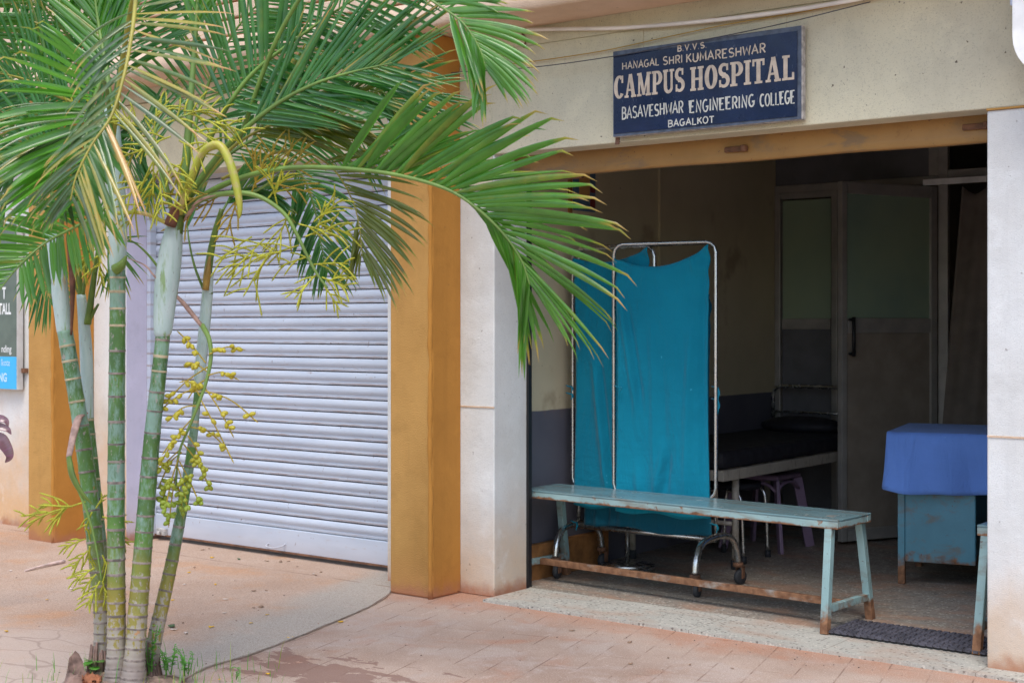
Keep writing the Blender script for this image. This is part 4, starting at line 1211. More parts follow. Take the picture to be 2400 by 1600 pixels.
# ================================================================== PALM
palm = thing('areca_palm', 'clumping palm with ringed green stems and yellow flower sprays before the closed shutter', 'palm', tuple(onZ(285,1600,0)))
def trunk(pts, r0, r1, z_shaft, first_ring=.05, seed=0, pale_from=1.0):
    """pts bottom to top; r0 radius at base, r1 at top"""
    rnd = random.Random(seed)
    path = spline(pts, 10)
    L = [0]
    for i in range(1, len(path)): L.append(L[-1]+(path[i]-path[i-1]).length)
    tot = L[-1]
    def at(s):
        for i in range(1, len(L)):
            if L[i] >= s:
                f = (s-L[i-1])/max(1e-9, L[i]-L[i-1]); return path[i-1].lerp(path[i], f)
        return path[-1]
    P_, Rr, mi, cv = [], [], [], []
    s = 0
    while s < tot-.01:
        f = s/tot; r = (r0+(r1-r0)*f)*1.08
        if s < .12: r *= 1+.35*((.12-s)/.12)**2
        gap = (.030+.05*min(1,f*1.6))*rnd.uniform(.85,1.15)
        if f > .85: gap *= .75
        ringm = 2 if (f > pale_from and rnd.random() < .85) else 1
        wdt = .006+.004*rnd.random()
        j = rnd.uniform(-.0008,.0008); cr_ = (max(.01,rnd.random()), rnd.random(), 0, 1)
        for ds, rr, mm in ((0, r*.985, ringm), (wdt*.5, r*1.05+j, ringm), (wdt, r*1.03, 0), (wdt+.004, r*.995, 0), (gap*.5, r*.975, 0), (gap*.92, r*.985, 0)):
            P_.append(at(min(tot, s+ds))); Rr.append(rr); mi.append(mm); cv.append(cr_)
        s += gap
    P_.append(at(tot)); Rr.append(r1*1.08); mi.append(0); cv.append(cv[-1])
    m = MB(); m.tube(P_, Rr, 14, mfun=lambda i: mi[i], cfun=lambda i: cv[i]); m.c = (0,0,0,1)
    return m.build('trunk', [M['trunk'], M['ring'], M['ring_pale']], palm)
def shaft(pts, radii, mat='wax', name='crownshaft'):
    m = MB(); p = spline(pts, 6); k = len(p)
    rr = []
    for i in range(k):
        f = i/(k-1)*(len(radii)-1); a = int(min(f, len(radii)-2)); rr.append(radii[a]+(radii[a+1]-radii[a])*(f-a))
    m.tube(p, rr, 14)
    return m.build(name, M[mat], palm)
PX = FPX
def px2m(n, t): return n*t/PX
# (pixel paths: bottom to top)
tA, tB, tC, tD, tE = 5.30, 5.42, 5.12, 5.10, 5.25
trunk([P(238,1592,5.24),P(240,1500,5.25),P(238,1420,5.26),P(218,1225,5.28),P(194,1030,tA),P(170,880,tA),P(152,775,tA)], .030, .0265, 0, seed=1, pale_from=.78)
trunk([P(252,1592,5.34),P(250,1420,5.36),P(236,1280,5.38),P(217,1090,5.4),P(206,980,tB)], .024, .020, 0, seed=2, pale_from=.5)
trunk([P(272,1602,5.10),P(273,1450,5.11),P(272,1250,tC),P(273,1000,tC),P(275,800,tC),P(276,630,tC)], .0315, .0255, 0, seed=3, pale_from=.86)
trunk([P(311,1608,5.08),P(322,1450,5.09),P(334,1300,tD),P(354,1050,tD),P(372,880,tD),P(382,785,tD)], .0345, .0235, 0, seed=4, pale_from=.85)
trunk([P(342,1600,5.18),P(366,1480,5.2),P(408,1290,tE),P(445,1080,tE),P(466,900,tE)], .0275, FZ, 0, seed=5, pale_from=.8)
shaft([P(152,780,tA),P(150,765,tA),P(140,680,tA),P(131,600,tA),P(127,545,tA)], [.0255,.0285,.030,.032,.033,.034])
shaft([P(206,985,tB),P(205,970,tB),P(203,850,tB),P(197,760,tB),P(190,690,tB)], [.020,.0235,.0245,.022,.017])
shaft([P(276,636,tC),P(276,620,tC),P(276,520,tC),P(270,420,tC),P(264,330,tC),P(262,250,tC)], [.026,.028,.034,.033,.030,.026])
shaft([P(382,790,tD),P(382,772,tD),P(388,690,tD),P(399,600,tD),P(409,530,tD)], [.0235,.031,.038,.044,.040,.030])
shaft([P(466,905,tE),P(468,880,tE),P(477,790,tE),P(485,700,tE),P(490,640,tE)], [FZ,.021,.021,.0205,.017])
# sheath bits where fronds leave the stems
shaft([P(409,545,tD),P(420,500,tD),P(436,455,5.1),P(455,400,5.1)], [.030,.022,.016,.011], 'sheath_green', 'leaf_sheath')
shaft([P(398,528,5.06),P(412,492,5.05),P(428,468,5.06)], [.022,.018,.008], 'sheath_dead', 'leaf_sheath')
shaft([P(488,690,tE),P(486,650,tE),P(500,560,tE),P(520,490,5.25)], [.018,.016,.012,.009], 'sheath_green', 'leaf_sheath')
shaft([P(482,680,5.22),P(486,640,5.22),P(492,600,5.22)], [.012,.013,.004], 'sheath_orange', 'leaf_sheath')
shaft([P(161,552,5.27),P(168,610,5.26),P(170,690,5.26),P(167,785,5.27)], [.010,.014,.009,.004], 'sheath_dead', 'dead_sheath')
shaft([P(205,760,5.38),P(215,690,5.37),P(226,610,5.37),P(238,540,5.36)], [.014,.012,.009,.006], 'sheath_green', 'leaf_sheath')
shaft([P(190,695,tB),P(185,640,tB),P(180,560,tB)], [.013,.010,.007], 'sheath_green', 'leaf_sheath')
shaft([P(190,695,tB),P(176,660,tB),P(166,600,tB)], [.009,.007,.006], 'sheath_green', 'leaf_sheath')
shaft([P(212,745,5.38),P(222,727,5.37),P(231,712,5.37)], [.008,.006,.004], 'sheath_green', 'leaf_sheath')
shaft([P(270,632,5.09),P(284,622,5.08),P(296,600,5.08)], [.020,.017,.004], 'sheath_green', 'leaf_sheath')

def cdir(x, y, z): return (RGT*x + UP*y + FWD*z)
def frond(pts, A=None, B=None, n=34, mat='leaf', rach='rachis', r0=.010, start=.22, seed=0, wid=.024, dry=.12, label=None, rr=True):
    """pts: centre line in space. A/B: dicts describing the leaflets of either side:
       d0,d1 lateral directions (camera axes) at base and tip, L length, a0,a1 forward angle, g droop, tip tip-droop"""
    rnd = random.Random(seed)
    m = MB(); path = spline(pts, 12); K = len(path)
    m.c = (0,0,0,1)
    if rr: m.tube(path, [r0*(1-.8*i/(K-1)) for i in range(K)], 7, m=1)
    for S in (A, B):
        if S is None: continue
        nl = S.get('n', n)
        for q in range(nl):
            f = start+(1-start)*(q+rnd.uniform(.2,.8))/nl
            fi = min(K-2.001, f*(K-1)); i = int(fi); p = path[i].lerp(path[i+1], fi-i)
            T = (path[min(K-1,i+2)]-path[max(0,i-1)]).normalized()
            h = (f-start)/(1-start)
            if h < S.get('h0', 0) or h > S.get('h1', 1): continue
            lat = Vector(S['d0']).lerp(Vector(S.get('d1', S['d0'])), h); lat = cdir(*lat)
            lat = (lat-T*lat.dot(T)); lat = lat.normalized() if lat.length > 1e-4 else T.orthogonal()
            ang = R(S.get('a0',55)+(S.get('a1',25)-S.get('a0',55))*h + rnd.uniform(-6,6))
            d = (T*math.cos(ang)+lat*math.sin(ang)+Vector((rnd.uniform(-1,1),rnd.uniform(-1,1),rnd.uniform(-1,1)))*S.get('j',.06)).normalized()
            Lf = S['L']*(.62+.38*math.sin(math.pi*min(1,(.18+h*.72))))*rnd.uniform(.88,1.08)
            if h > .85: Lf *= 1-.45*(h-.85)/.15
            g = S.get('g',.25)*rnd.uniform(.7,1.4); tipd = S.get('tip',.9)*rnd.uniform(.4,1.5)
            wd = wid*rnd.uniform(.8,1.12)*(.8+.25*math.sin(math.pi*h))*(1+S.get('tap',-.25)*(h-.3))
            Wd = (T-d*T.dot(d))
            Wd = Wd.normalized() if Wd.length > 1e-4 else d.orthogonal().normalized()
            nrm = d.cross(Wd).normalized()
            tw = R(S.get('tw',0)+rnd.uniform(-34,34))
            ns = 10; pos = p.copy()
            rv = rnd.random(); dv = max(0, rnd.gauss(S.get('dry', dry), .16)); tipdry = rnd.random()
            prev = None
            for k in range(ns+1):
                s = k/ns
                wv = Wd*math.cos(tw)+nrm*math.sin(tw)
                wv = (wv-d*wv.dot(d)).normalized(); nv = d.cross(wv).normalized()
                ww = wd*(.38+.62*min(1,s/.22))*(1 if s < .5 else max(.02,1-((s-.5)/.5)**1.7))
                if k == 0: ww = wd*.3
                dd_ = min(1, dv + (.85*max(0,(s-.78)/.22) if tipdry < .8 else .15*max(0,(s-.8)/.2)))
                m.c = (max(.001,s), rv, dd_, 1)
                fold = ww*S.get('fold',.46)
                row = [m.vert(pos-wv*ww/2+nv*fold), m.vert(pos), m.vert(pos+wv*ww/2+nv*fold)]
                if prev:
                    m.face([prev[0],prev[1],row[1],row[0]],0,True); m.face([prev[1],prev[2],row[2],row[1]],0,True)
                prev = row
                step = Lf/ns
                pos = pos+d*step
                grav = g*step/Lf*1.0*(.4+s)
                if s > .72: grav += tipd*(.35+(s-.72)/.28)*(1/ns)*2.0
                d = (d+V(0,0,-1)*grav).normalized()
                Wd = (Wd-d*Wd.dot(d)).normalized(); nrm = d.cross(Wd).normalized()
    m.c = (0,0,0,1)
    o = m.build('frond', [M[mat], M[rach]], palm)
    if label: o['label'] = label
    return o
def pp(*a): return [P(*q) for q in a]

# --- large frond arching right across the pillars
frond(pp((425,490,5.12),(520,435,5.06),(620,402,5.0),(720,392,4.94),(841,398,4.86),(944,413,4.80),(1048,444,4.74),(1120,490,4.70),(1180,548,4.68),(1222,610,4.67),(1242,668,4.67)),
  A=dict(d0=(.15,1,-.35),d1=(.6,.55,-.3),L=.50,a0=54,a1=18,g=.20,tip=3.2,n=40,j=.02,tap=-.75,tw=18), B=dict(d0=(.15,.9,.55),d1=(-.9,-.35,.3),L=.46,a0=52,a1=22,g=.30,tip=2.6,n=38,j=.03,tap=-.75,tw=-45),
  mat='leaf', seed=11, wid=0.0300, start=.36, r0=.012, dry=.10)
# --- yellowish frond hanging below it
frond(pp((520,420,5.35),(640,360,5.3),(720,358,5.25),(784,400,5.2),(826,470,5.17),(843,537,5.15),(848,600,5.14)),
  A=dict(d0=(1,.1,-.2),d1=(.8,-.2,-.1),L=.33,a0=55,a1=22,g=.55,tip=1.0,n=29), B=dict(d0=(-.7,-.5,.3),d1=(-.5,-.4,.2),L=.20,a0=30,a1=18,g=.4,h0=.6,n=20),
  mat='leaf_olive', rach='rachis_y', seed=12, wid=0.0172, start=.42, r0=.006, dry=.06)
# --- dark frond hanging in front of the shutter
frond(pp((560,400,5.5),(650,372,5.5),(705,410,5.5),(735,480,5.5),(750,560,5.5),(768,640,5.5)),
  A=dict(d0=(1,-.1,0),d1=(.8,-.5,0),L=.24,a0=50,a1=25,g=.6), B=dict(d0=(-1,-.1,0),d1=(-.8,-.5,0),L=.22,a0=50,a1=25,g=.6),
  mat='leaf_dark', seed=13, wid=0.0144, start=.35, r0=.008, n=32, dry=.02)
# --- frond rising to the upper right
frond(pp((430,480,5.16),(490,330,5.14),(541,238,5.1),(600,165,5.06),(690,95,5.0),(800,18,4.95),(930,-60,4.9)),
  A=dict(d0=(-.7,.8,.1),d1=(-.3,1,.1),L=.44,a0=62,a1=40,g=.15,tip=.7), B=dict(d0=(.45,-.9,-.1),d1=(.6,-.8,-.1),L=.42,a0=66,a1=45,g=.35,tip=.5),
  mat='leaf_dark', seed=14, wid=0.0205, start=.30, r0=.012, n=37, dry=.03)
# --- pale stalked frond with long parallel blades to the upper right
frond(pp((436,470,5.1),(500,380,5.06),(565,310,5.02),(654,241,4.97),(740,196,4.93),(830,168,4.9),(920,148,4.87)),
  A=dict(d0=(.1,1,.1),d1=(.2,1,.1),L=.50,a0=38,a1=22,g=.12,tip=1.6,n=32), B=dict(d0=(.5,-.8,-.2),d1=(.6,-.6,-.2),L=.40,a0=40,a1=20,g=.30,tip=1.0,n=29),
  mat='leaf_dark', seed=15, wid=0.0165, start=.38, r0=.013, dry=.08)
frond(pp((450,450,5.3),(540,350,5.25),(620,300,5.2),(700,275,5.15),(760,268,5.12)),
  A=dict(d0=(.3,.9,0),d1=(.6,.5,0),L=.40,a0=40,a1=22,g=.2,tip=1.2,n=22), B=dict(d0=(.5,-.8,-.2),d1=(.5,-.7,-.2),L=.42,a0=32,a1=18,g=.3,tip=.9,n=24),
  mat='leaf_olive', rach='rachis_y', seed=16, wid=0.0185, start=.40, r0=.008, dry=.08)
# --- dark frond drooping beside the first pillar
frond(pp((470,420,5.3),(590,290,5.24),(700,232,5.2),(772,214,5.17),(840,206,5.15),(900,218,5.13),(936,252,5.12),(950,300,5.12)),
  A=dict(d0=(.5,.8,-.1),d1=(1,.1,-.1),L=.34,a0=42,a1=35,g=.30,tip=1.4,n=32), B=dict(d0=(.2,-1,.1),d1=(-.5,-.8,.1),L=.26,a0=42,a1=25,g=.45,n=29),
  mat='leaf_dark', seed=17, wid=0.0150, start=.48, r0=.009, dry=.08)
# --- frond tip hanging into the top of the picture
frond(pp((560,330,5.15),(650,90,4.95),(760,-70,4.8),(880,-90,4.65),(960,-45,4.55),(1010,0,4.5),(1082,52,4.45),(1123,113,4.42),(1138,160,4.41)),
  A=dict(d0=(.8,.6,-.2),d1=(1,.2,-.2),L=.28,a0=50,a1=25,g=.50,tip=.9,n=41), B=dict(d0=(-.5,-.9,0),d1=(-.6,-.6,0),L=.27,a0=35,a1=20,g=.5,tip=.4,n=39,h0=.5),
  mat='leaf', seed=18, wid=0.0190, start=.40, r0=.009, dry=.04)
# --- near frond bent towards the viewer, its right blades bleached and dry
frond(pp((264,330,5.05),(285,160,4.95),(305,30,4.75),(318,-20,4.55),(316,25,4.42),(306,100,4.34),(290,180,4.27),(262,270,4.22),(215,340,4.18),(180,410,4.16),(165,470,4.16)),
  A=dict(d0=(1,.45,-.1),d1=(.9,-.5,-.1),L=.37,a0=80,a1=35,g=.20,tip=.6,n=37,h0=.1,dry=.40), B=dict(d0=(-1,.2,.2),d1=(-.9,-.4,.1),L=.26,a0=60,a1=25,g=.6,tip=1.6,n=37,h0=.15),
  mat='leaf_dry', rach='rachis_y', seed=19, wid=0.0140, start=.28, r0=.010, dry=.16)
frond(pp((262,330,5.05),(252,220,4.9),(238,190,4.7),(222,225,4.5),(208,280,4.42),(202,330,4.38),(192,400,4.34),(180,470,4.33)),
  A=dict(d0=(-.75,.85,.1),d1=(-1,-.25,0),L=.34,a0=86,a1=40,g=.16,tip=6.0,n=26,j=.03,tw=15), B=dict(d0=(.6,-.5,-.2),d1=(.2,-.7,-.2),L=.22,a0=45,a1=30,g=.5,n=27,h0=.3),
  mat='leaf', rach='rachis', seed=20, wid=0.0340, start=.25, r0=.009, dry=.05)
frond(pp((262,340,5.0),(230,260,4.8),(205,280,4.6),(190,330,4.5),(170,390,4.44),(140,460,4.4)),
  A=dict(d0=(-1,.15,0),d1=(-1,-.5,0),L=.36,a0=80,a1=45,g=.45,tip=.7,n=32), B=dict(d0=(.4,-.8,-.2),d1=(.2,-.8,-.2),L=.24,a0=45,a1=30,g=.4,n=22,h0=.3),
  mat='leaf_dry', seed=21, wid=0.0144, start=.2, r0=.009, dry=.12)
# --- fronds filling the upper left
frond(pp((262,300,5.4),(215,180,5.4),(155,78,5.36),(83,0,5.3),(10,-60,5.2)),
  A=dict(d0=(.6,.8,.1),d1=(.5,.9,0),L=.42,a0=55,a1=35,g=.25), B=dict(d0=(-.8,-.5,0),d1=(-.7,-.6,0),L=.42,a0=55,a1=35,g=.35),
  mat='leaf', seed=22, wid=0.0154, start=.2, n=37)
frond(pp((262,310,5.32),(200,255,5.3),(128,222,5.26),(54,185,5.2),(-40,165,5.1)),
  A=dict(d0=(-.1,1,0),d1=(0,1,0),L=.40,a0=60,a1=40,g=.2), B=dict(d0=(-.1,-1,0),d1=(-.2,-1,0),L=.38,a0=55,a1=35,g=.2),
  mat='leaf_dark', rach='rachis_y', seed=23, wid=0.0134, start=.15, n=34)
frond(pp((262,420,5.62),(200,340,5.6),(110,300,5.55),(0,320,5.45),(-90,400,5.35)),
  A=dict(d0=(-.2,1,0),d1=(-.5,.8,0),L=.40,a0=55,a1=35,g=.3), B=dict(d0=(-.3,-1,0),d1=(-.2,-1,0),L=.42,a0=55,a1=35,g=.2),
  mat='leaf_dark', seed=24, wid=0.0147, start=.15, n=37)
frond(pp((130,560,5.45),(116,400,5.5),(75,220,5.5),(25,80,5.45),(-50,-20,5.35)),
  A=dict(d0=(.8,.5,.1),d1=(.7,.6,0),L=.44,a0=50,a1=35,g=.25), B=dict(d0=(-.9,.3,0),d1=(-.8,-.2,0),L=.44,a0=50,a1=35,g=.3),
  mat='leaf_dark', seed=25, wid=0.0154, start=.25, n=37)
frond(pp((262,280,5.3),(285,140,5.45),(325,0,5.5),(380,-110,5.45)),
  A=dict(d0=(.8,.4,0),d1=(.8,.3,0),L=.44,a0=60,a1=40,g=.25), B=dict(d0=(-.9,.3,0),d1=(-.8,.3,0),L=.42,a0=60,a1=40,g=.3),
  mat='leaf_dark', seed=26, wid=0.0154, start=.2, n=32)
frond(pp((430,440,5.5),(470,250,5.55),(540,90,5.5),(640,-30,5.4)),
  A=dict(d0=(.8,-.3,.1),d1=(.8,-.4,0),L=.46,a0=60,a1=40,g=.3), B=dict(d0=(-.9,.3,.1),d1=(-.8,.5,0),L=.44,a0=60,a1=40,g=.25),
  mat='leaf_dark', seed=27, wid=0.0162, start=.2, n=32)
frond(pp((440,470,5.55),(540,360,5.6),(660,305,5.6),(780,305,5.58),(880,350,5.55)),
  A=dict(d0=(.1,1,0),d1=(.6,.6,0),L=.30,a0=50,a1=30,g=.3), B=dict(d0=(.1,-1,0),d1=(.3,-1,0),L=.30,a0=45,a1=28,g=.4),
  mat='leaf_dark', seed=28, wid=0.0147, start=.2, n=34)
frond(pp((140,560,5.2),(150,440,5.1),(120,350,5.0),(60,340,4.95),(-20,400,4.9)),
  A=dict(d0=(-.2,1,0),d1=(-.6,.7,0),L=.34,a0=60,a1=40,g=.4), B=dict(d0=(-.2,-1,-.1),d1=(-.1,-1,0),L=.38,a0=50,a1=35,g=.25),
  mat='leaf_dark', seed=29, wid=0.0134, start=.25, n=32)
frond(pp((410,520,5.3),(370,380,5.4),(330,290,5.45),(310,330,5.5),(305,430,5.5)),
  A=dict(d0=(1,-.2,0),d1=(.6,-.8,0),L=.32,a0=50,a1=25,g=.7), B=dict(d0=(-1,-.2,0),d1=(-.6,-.8,0),L=.30,a0=50,a1=25,g=.7),
  mat='leaf_dark', seed=30, wid=0.0134, start=.3, n=32)
# upright young leaf spears
frond(pp((428,470,5.1),(440,330,5.12),(452,170,5.14),(462,30,5.14),(470,-90,5.14)),
  A=dict(d0=(1,.3,0),d1=(1,.3,0),L=.30,a0=28,a1=20,g=.1,h0=.5), B=dict(d0=(-1,.3,0),d1=(-1,.3,0),L=.30,a0=28,a1=20,g=.1,h0=.5),
  mat='leaf', seed=31, wid=0.0198, start=.3, n=24, r0=.018)
frond(pp((262,300,5.15),(252,180,5.2),(232,60,5.25),(215,-60,5.25)),
  A=dict(d0=(1,.5,0),d1=(1,.5,0),L=.40,a0=35,a1=25,g=.12,h0=.1), B=dict(d0=(-1,.5,0),d1=(-1,.5,0),L=.40,a0=35,a1=25,g=.12,h0=.1),
  mat='leaf', seed=32, wid=0.0217, start=.3, n=27, r0=.014)
# --- frond across the lower left
frond(pp((262,470,4.95),(225,505,4.9),(191,524,4.86),(150,545,4.82),(111,566,4.78),(65,603,4.74),(30,640,4.72),(0,678,4.7),(-30,720,4.7)),
  A=dict(d0=(-.5,1,0),d1=(-.8,.5,0),L=.22,a0=62,a1=35,g=.15,tip=.9,n=37), B=dict(d0=(.35,-1,0),d1=(.2,-.7,0),h1=.68,L=.18,a0=80,a1=35,g=.35,tip=.4,n=37),
  mat='leaf', seed=33, wid=0.0172, start=.06, r0=.007, dry=.05)
# --- small young leaf hanging against the far pillar
frond(pp((150,555,5.5),(118,560,5.5),(94,580,5.5),(96,625,5.5),(106,672,5.5),(120,715,5.5)),
  A=dict(d0=(-1,-.3,0),d1=(-.6,-.8,0),L=.20,a0=48,a1=18,g=.35,tip=.5,n=21), B=dict(d0=(1,-.4,0),d1=(.6,-.8,0),L=.19,a0=45,a1=18,g=.35,tip=.5,n=21),
  mat='leaf_dark', seed=34, wid=0.0099, start=.34, r0=.004, dry=.0)
frond(pp((225,640,5.36),(236,590,5.34),(250,560,5.32),(262,580,5.3),(268,640,5.3)),
  A=dict(d0=(1,-.5,0),d1=(.4,-1,0),L=.20,a0=35,a1=15,g=.4,n=10), B=dict(d0=(-1,-.5,0),d1=(-.4,-1,0),L=.20,a0=35,a1=15,g=.4,n=10),
  mat='leaf_dark', seed=35, wid=0.0108, start=.4, r0=.005)
frond(pp((486,690,5.24),(500,570,5.25),(530,480,5.3),(580,440,5.35),(640,450,5.4)),
  A=dict(d0=(.5,.9,0),d1=(.8,.4,0),L=.22,a0=50,a1=25,g=.4), B=dict(d0=(.2,-1,0),d1=(.2,-1,0),L=.20,a0=40,a1=25,g=.4),
  mat='leaf_dark', seed=36, wid=0.0153, start=.5, r0=.008, n=20)
frond(pp((415,690,5.3),(350,600,5.28),(300,560,5.26),(240,540,5.2)), mat='leaf', seed=37, r0=.006)
frond(pp((482,690,5.25),(455,620,5.25),(440,540,5.26),(435,440,5.3)), A=dict(d0=(1,.4,0),L=.2,a0=35,a1=25,h0=.6,n=12), mat='leaf_dark', seed=38, r0=.006)

# --- flower sprays
def spray(stalk, r0, branches, mat='flower', name='flower_spray', extra=None, rb=.0032):
    m = MB(); p = spline(stalk, 8)
    m.tube(p, [r0*(1-.65*i/(len(p)-1)) for i in range(len(p))], 8, m=1)
    for b in branches:
        q = spline(b, 5)
        n_ = max(4, int(sum((q[i+1]-q[i]).length for i in range(len(q)-1))/.0042))
        # resample and make it beady
        L = [0]
        for i in range(1,len(q)): L.append(L[-1]+(q[i]-q[i-1]).length)
        pts = []; rr = []
        j = 1
        for k in range(n_+1):
            s = L[-1]*k/n_
            while j < len(L)-1 and L[j] < s: j += 1
            f = (s-L[j-1])/max(1e-9,L[j]-L[j-1]); pts.append(q[j-1].lerp(q[j], min(1,f)))
            rr.append(rb*(.75 if k%2 else 1.18)*(1 if k < n_-1 else .5)*random.uniform(.9,1.1))
        m.tube(pts, rr, 6, m=0, twist=.5)
    if extra: extra(m)
    return m.build(name, [M[mat], M['flower_stalk'], M['fruit']], palm)
def tuft(px, py, t, ang, spread, count, length, droop=.25, seed=0, nested=True):
    """a side branch that carries fingers, in camera axes; ang in degrees, 0 = right, 90 = up"""
    rnd = random.Random(seed); out = []
    o = P(px,py,t)
    a = R(ang+rnd.uniform(-8,8)); dz = rnd.uniform(-.45,.45)
    def dirv(a, dz): return cdir(math.cos(a),math.sin(a),dz).normalized()
    ax = dirv(a, dz); AL = length*rnd.uniform(.85,1.1)
    def axp(f): return o+ax*AL*f-UP*droop*AL*.35*f*f
    out.append([axp(0),axp(.4),axp(.75),axp(1.05)])
    for i in range(count):
        f = .12+.80*(i+rnd.uniform(.2,.8))/count; sg = 1 if i%2 else -1
        b = a+R(sg*rnd.uniform(18,18+spread)); L = length*rnd.uniform(.55,.85)*(1.1-.35*f)
        d = dirv(b, dz+rnd.uniform(-.4,.4)); st = axp(f)
        k1 = rnd.uniform(-.08,.08)
        out.append([st, st+d*L*.45+cdir(-d.dot(UP)*k1*L,.0,0)+UP*L*.03, st+d*L-UP*droop*L*rnd.uniform(.1,.6)])
    return out
# right hand spray, hanging in front of the shutter
br = []
for k,(x,y,a,n_,L_) in enumerate(((625,470,60,5,.13),(650,480,100,5,.14),(680,495,250,6,.15),(700,525,340,5,.14),(715,555,20,4,.12),(735,520,35,5,.13),(745,525,-15,6,.14),(745,535,80,3,.10),
      (700,575,200,5,.16),(660,590,190,6,.18),(640,580,230,5,.17),(620,560,220,6,.16),(590,555,210,5,.15),(728,600,200,4,.12),(735,620,10,6,.13),(755,650,-25,6,.11),(760,670,-60,5,.09),(745,640,230,5,.12),(765,660,20,5,.09))):
    br += tuft(x,y,5.02,a,28,n_,L_,.25,seed=100+k)
spray(pp((425,500,5.08),(480,465,5.05),(550,452,5.02),(610,462,5.0),(665,500,5.0),(697,552,5.0),(720,600,5.0),(745,645,5.0),(768,675,5.0)), .011, br)
# upper stalk with thin bare twigs
br = []
for k,(x,y,a,n_,L_) in enumerate(((600,440,100,5,.14),(640,420,95,5,.15),(665,400,70,4,.13),(672,395,20,3,.11),(690,385,55,3,.10),(640,430,-10,4,.14),(590,450,75,5,.14),(560,455,250,5,.14),(530,450,210,5,.15),(500,450,200,5,.15),(470,470,230,5,.14))):
    br += tuft(x,y,5.08,a,26,n_,L_,.1,seed=200+k)
spray(pp((425,500,5.1),(470,462,5.1),(540,450,5.1),(600,447,5.1),(645,415,5.1),(690,372,5.1)), .0075, br, 'twig_ochre', rb=.0034)
# dense spray in the crown
br = []
for k,(x,y,a,n_,L_) in enumerate(((330,300,150,6,.13),(350,290,60,6,.12),(390,290,20,7,.14),(430,260,10,6,.16),(470,280,-5,6,.15),(340,350,200,7,.14),(360,360,270,7,.14),(385,360,300,6,.13),(370,400,250,7,.15),(375,430,290,6,.14),(345,420,220,6,.13),(420,330,-30,6,.13),(440,300,-20,6,.13),(310,330,110,5,.12),(300,380,160,5,.11),(410,400,-60,5,.12),(330,470,240,5,.12),(360,330,90,6,.10),(400,320,200,6,.12),(430,370,250,5,.12))):
    br += tuft(x,y,4.98,a,38,n_,L_,.3,seed=300+k)
spray(pp((410,520,5.08),(392,440,5.02),(372,380,4.99),(362,320,4.98),(380,285,4.98),(440,270,4.98)), .008, br, rb=.0034)
br = []
for k,(x,y,a,n_,L_) in enumerate(((220,300,100,6,.12),(215,330,200,5,.12),(205,270,140,5,.10),(240,560,270,6,.12),(215,570,250,6,.12),(230,600,280,6,.12),(205,600,240,4,.10),(100,330,200,4,.12),(130,400,180,4,.12),(60,400,190,3,.11),(190,450,220,4,.12))):
    br += tuft(x,y,5.3,a,36,n_,L_,.3,seed=400+k)
spray(pp((195,690,5.36),(205,600,5.32),(212,480,5.3),(214,380,5.3),(216,300,5.3)), .006, br, rb=.0032)
# low spray near the ground
br = []
def seg(*q): return [P(*a) for a in q]
for k,(x,y,a,n_,L_) in enumerate(((150,1189,165,4,.12),(130,1195,200,4,.13),(160,1185,230,4,.11),(110,1200,190,3,.12),(225,1190,60,3,.07),(215,1200,250,4,.10),(240,1210,-20,4,.10),(200,1262,200,6,.10),(205,1290,225,7,.11),(210,1280,260,4,.09),(240,1300,-70,6,.11),(222,1330,215,6,.11),(225,1345,235,5,.10),(235,1360,250,7,.12),(240,1360,285,5,.11),(255,1245,-30,4,.10),(250,1215,-10,3,.08))):
    br += tuft(x,y,5.12,a,22,n_,L_*.8,.2,seed=500+k)
br += [seg((200,1175,5.12),(160,1188,5.11),(120,1200,5.1),(60,1228,5.1)), seg((170,1186,5.11),(130,1185,5.1),(88,1183,5.1)), seg((165,1188,5.11),(140,1170,5.1),(92,1154,5.1)), seg((150,1190,5.1),(128,1215,5.1),(103,1248,5.1))]
spray(pp((160,1078,5.14),(172,1120,5.13),(191,1165,5.12),(214,1230,5.12),(230,1306,5.12),(238,1360,5.12)), .007, br, rb=.0032)
m = MB(); m.tube(spline(pp((200,968,5.32),(184,980,5.26),(172,1020,5.2),(161,1072,5.14)),6), [.012,.012,.012,.013,.013,.014,.014,.015,.015,.015,.015,.014,.014,.013,.013,.012,.012,.011,.010][:19], 9, flat=.5); m.build('spathe', M['sheath_dry'], palm)
m = MB(); m.tube(spline(pp((161,1070,5.14),(170,1115,5.12),(192,1155,5.11),(218,1182,5.11)),6), [.013,.014,.015,.016,.016,.016,.016,.015,.015,.014,.013,.012,.011,.010,.009,.008,.006,.004,.002], 9, flat=.5); m.build('spathe', M['sheath_green'], palm)
m = MB(); m.tube(spline(pp((420,500,5.06),(440,440,5.0),(470,365,4.96),(498,342,4.94),(520,346,4.93),(540,385,4.92),(555,440,4.92),(562,485,4.92),(561,512,4.92)),4), [.014]*9+[.015,.016,.017,.018,.019,.0195,.020,.020,.020,.0205,.021,.021,.021,.0205,.020,.019,.018,.017,.016,.014,.012,.010,.007,.003], 10, flat=.75); m.build('spathe', M['spathe'], palm)
m = MB(); m.tube(spline(pp((430,520,5.1),(460,478,5.06),(500,460,5.04),(545,458,5.03),(600,455,5.03)),5), [.004,.008,.011,.012,.012,.012,.012,.012,.011,.011,.010,.010,.009,.008,.007,.006,.005,.004,.003,.002,.002], 8, flat=.5); m.build('spathe', M['sheath_dry'], palm)
m = MB(); m.tube(spline(pp((300,605,5.1),(340,622,5.08),(365,650,5.08),(420,700,5.12),(450,735,5.15),(474,765,5.17)),5), [.003,.003,.004,.004,.004,.005,.005,.005,.005,.005,.006,.006,.007,.008,.009,.010,.012,.013,.014,.014,.013,.013,.013,.012,.011,.010], 8, flat=.6); m.build('spathe', M['sheath_dry'], palm)
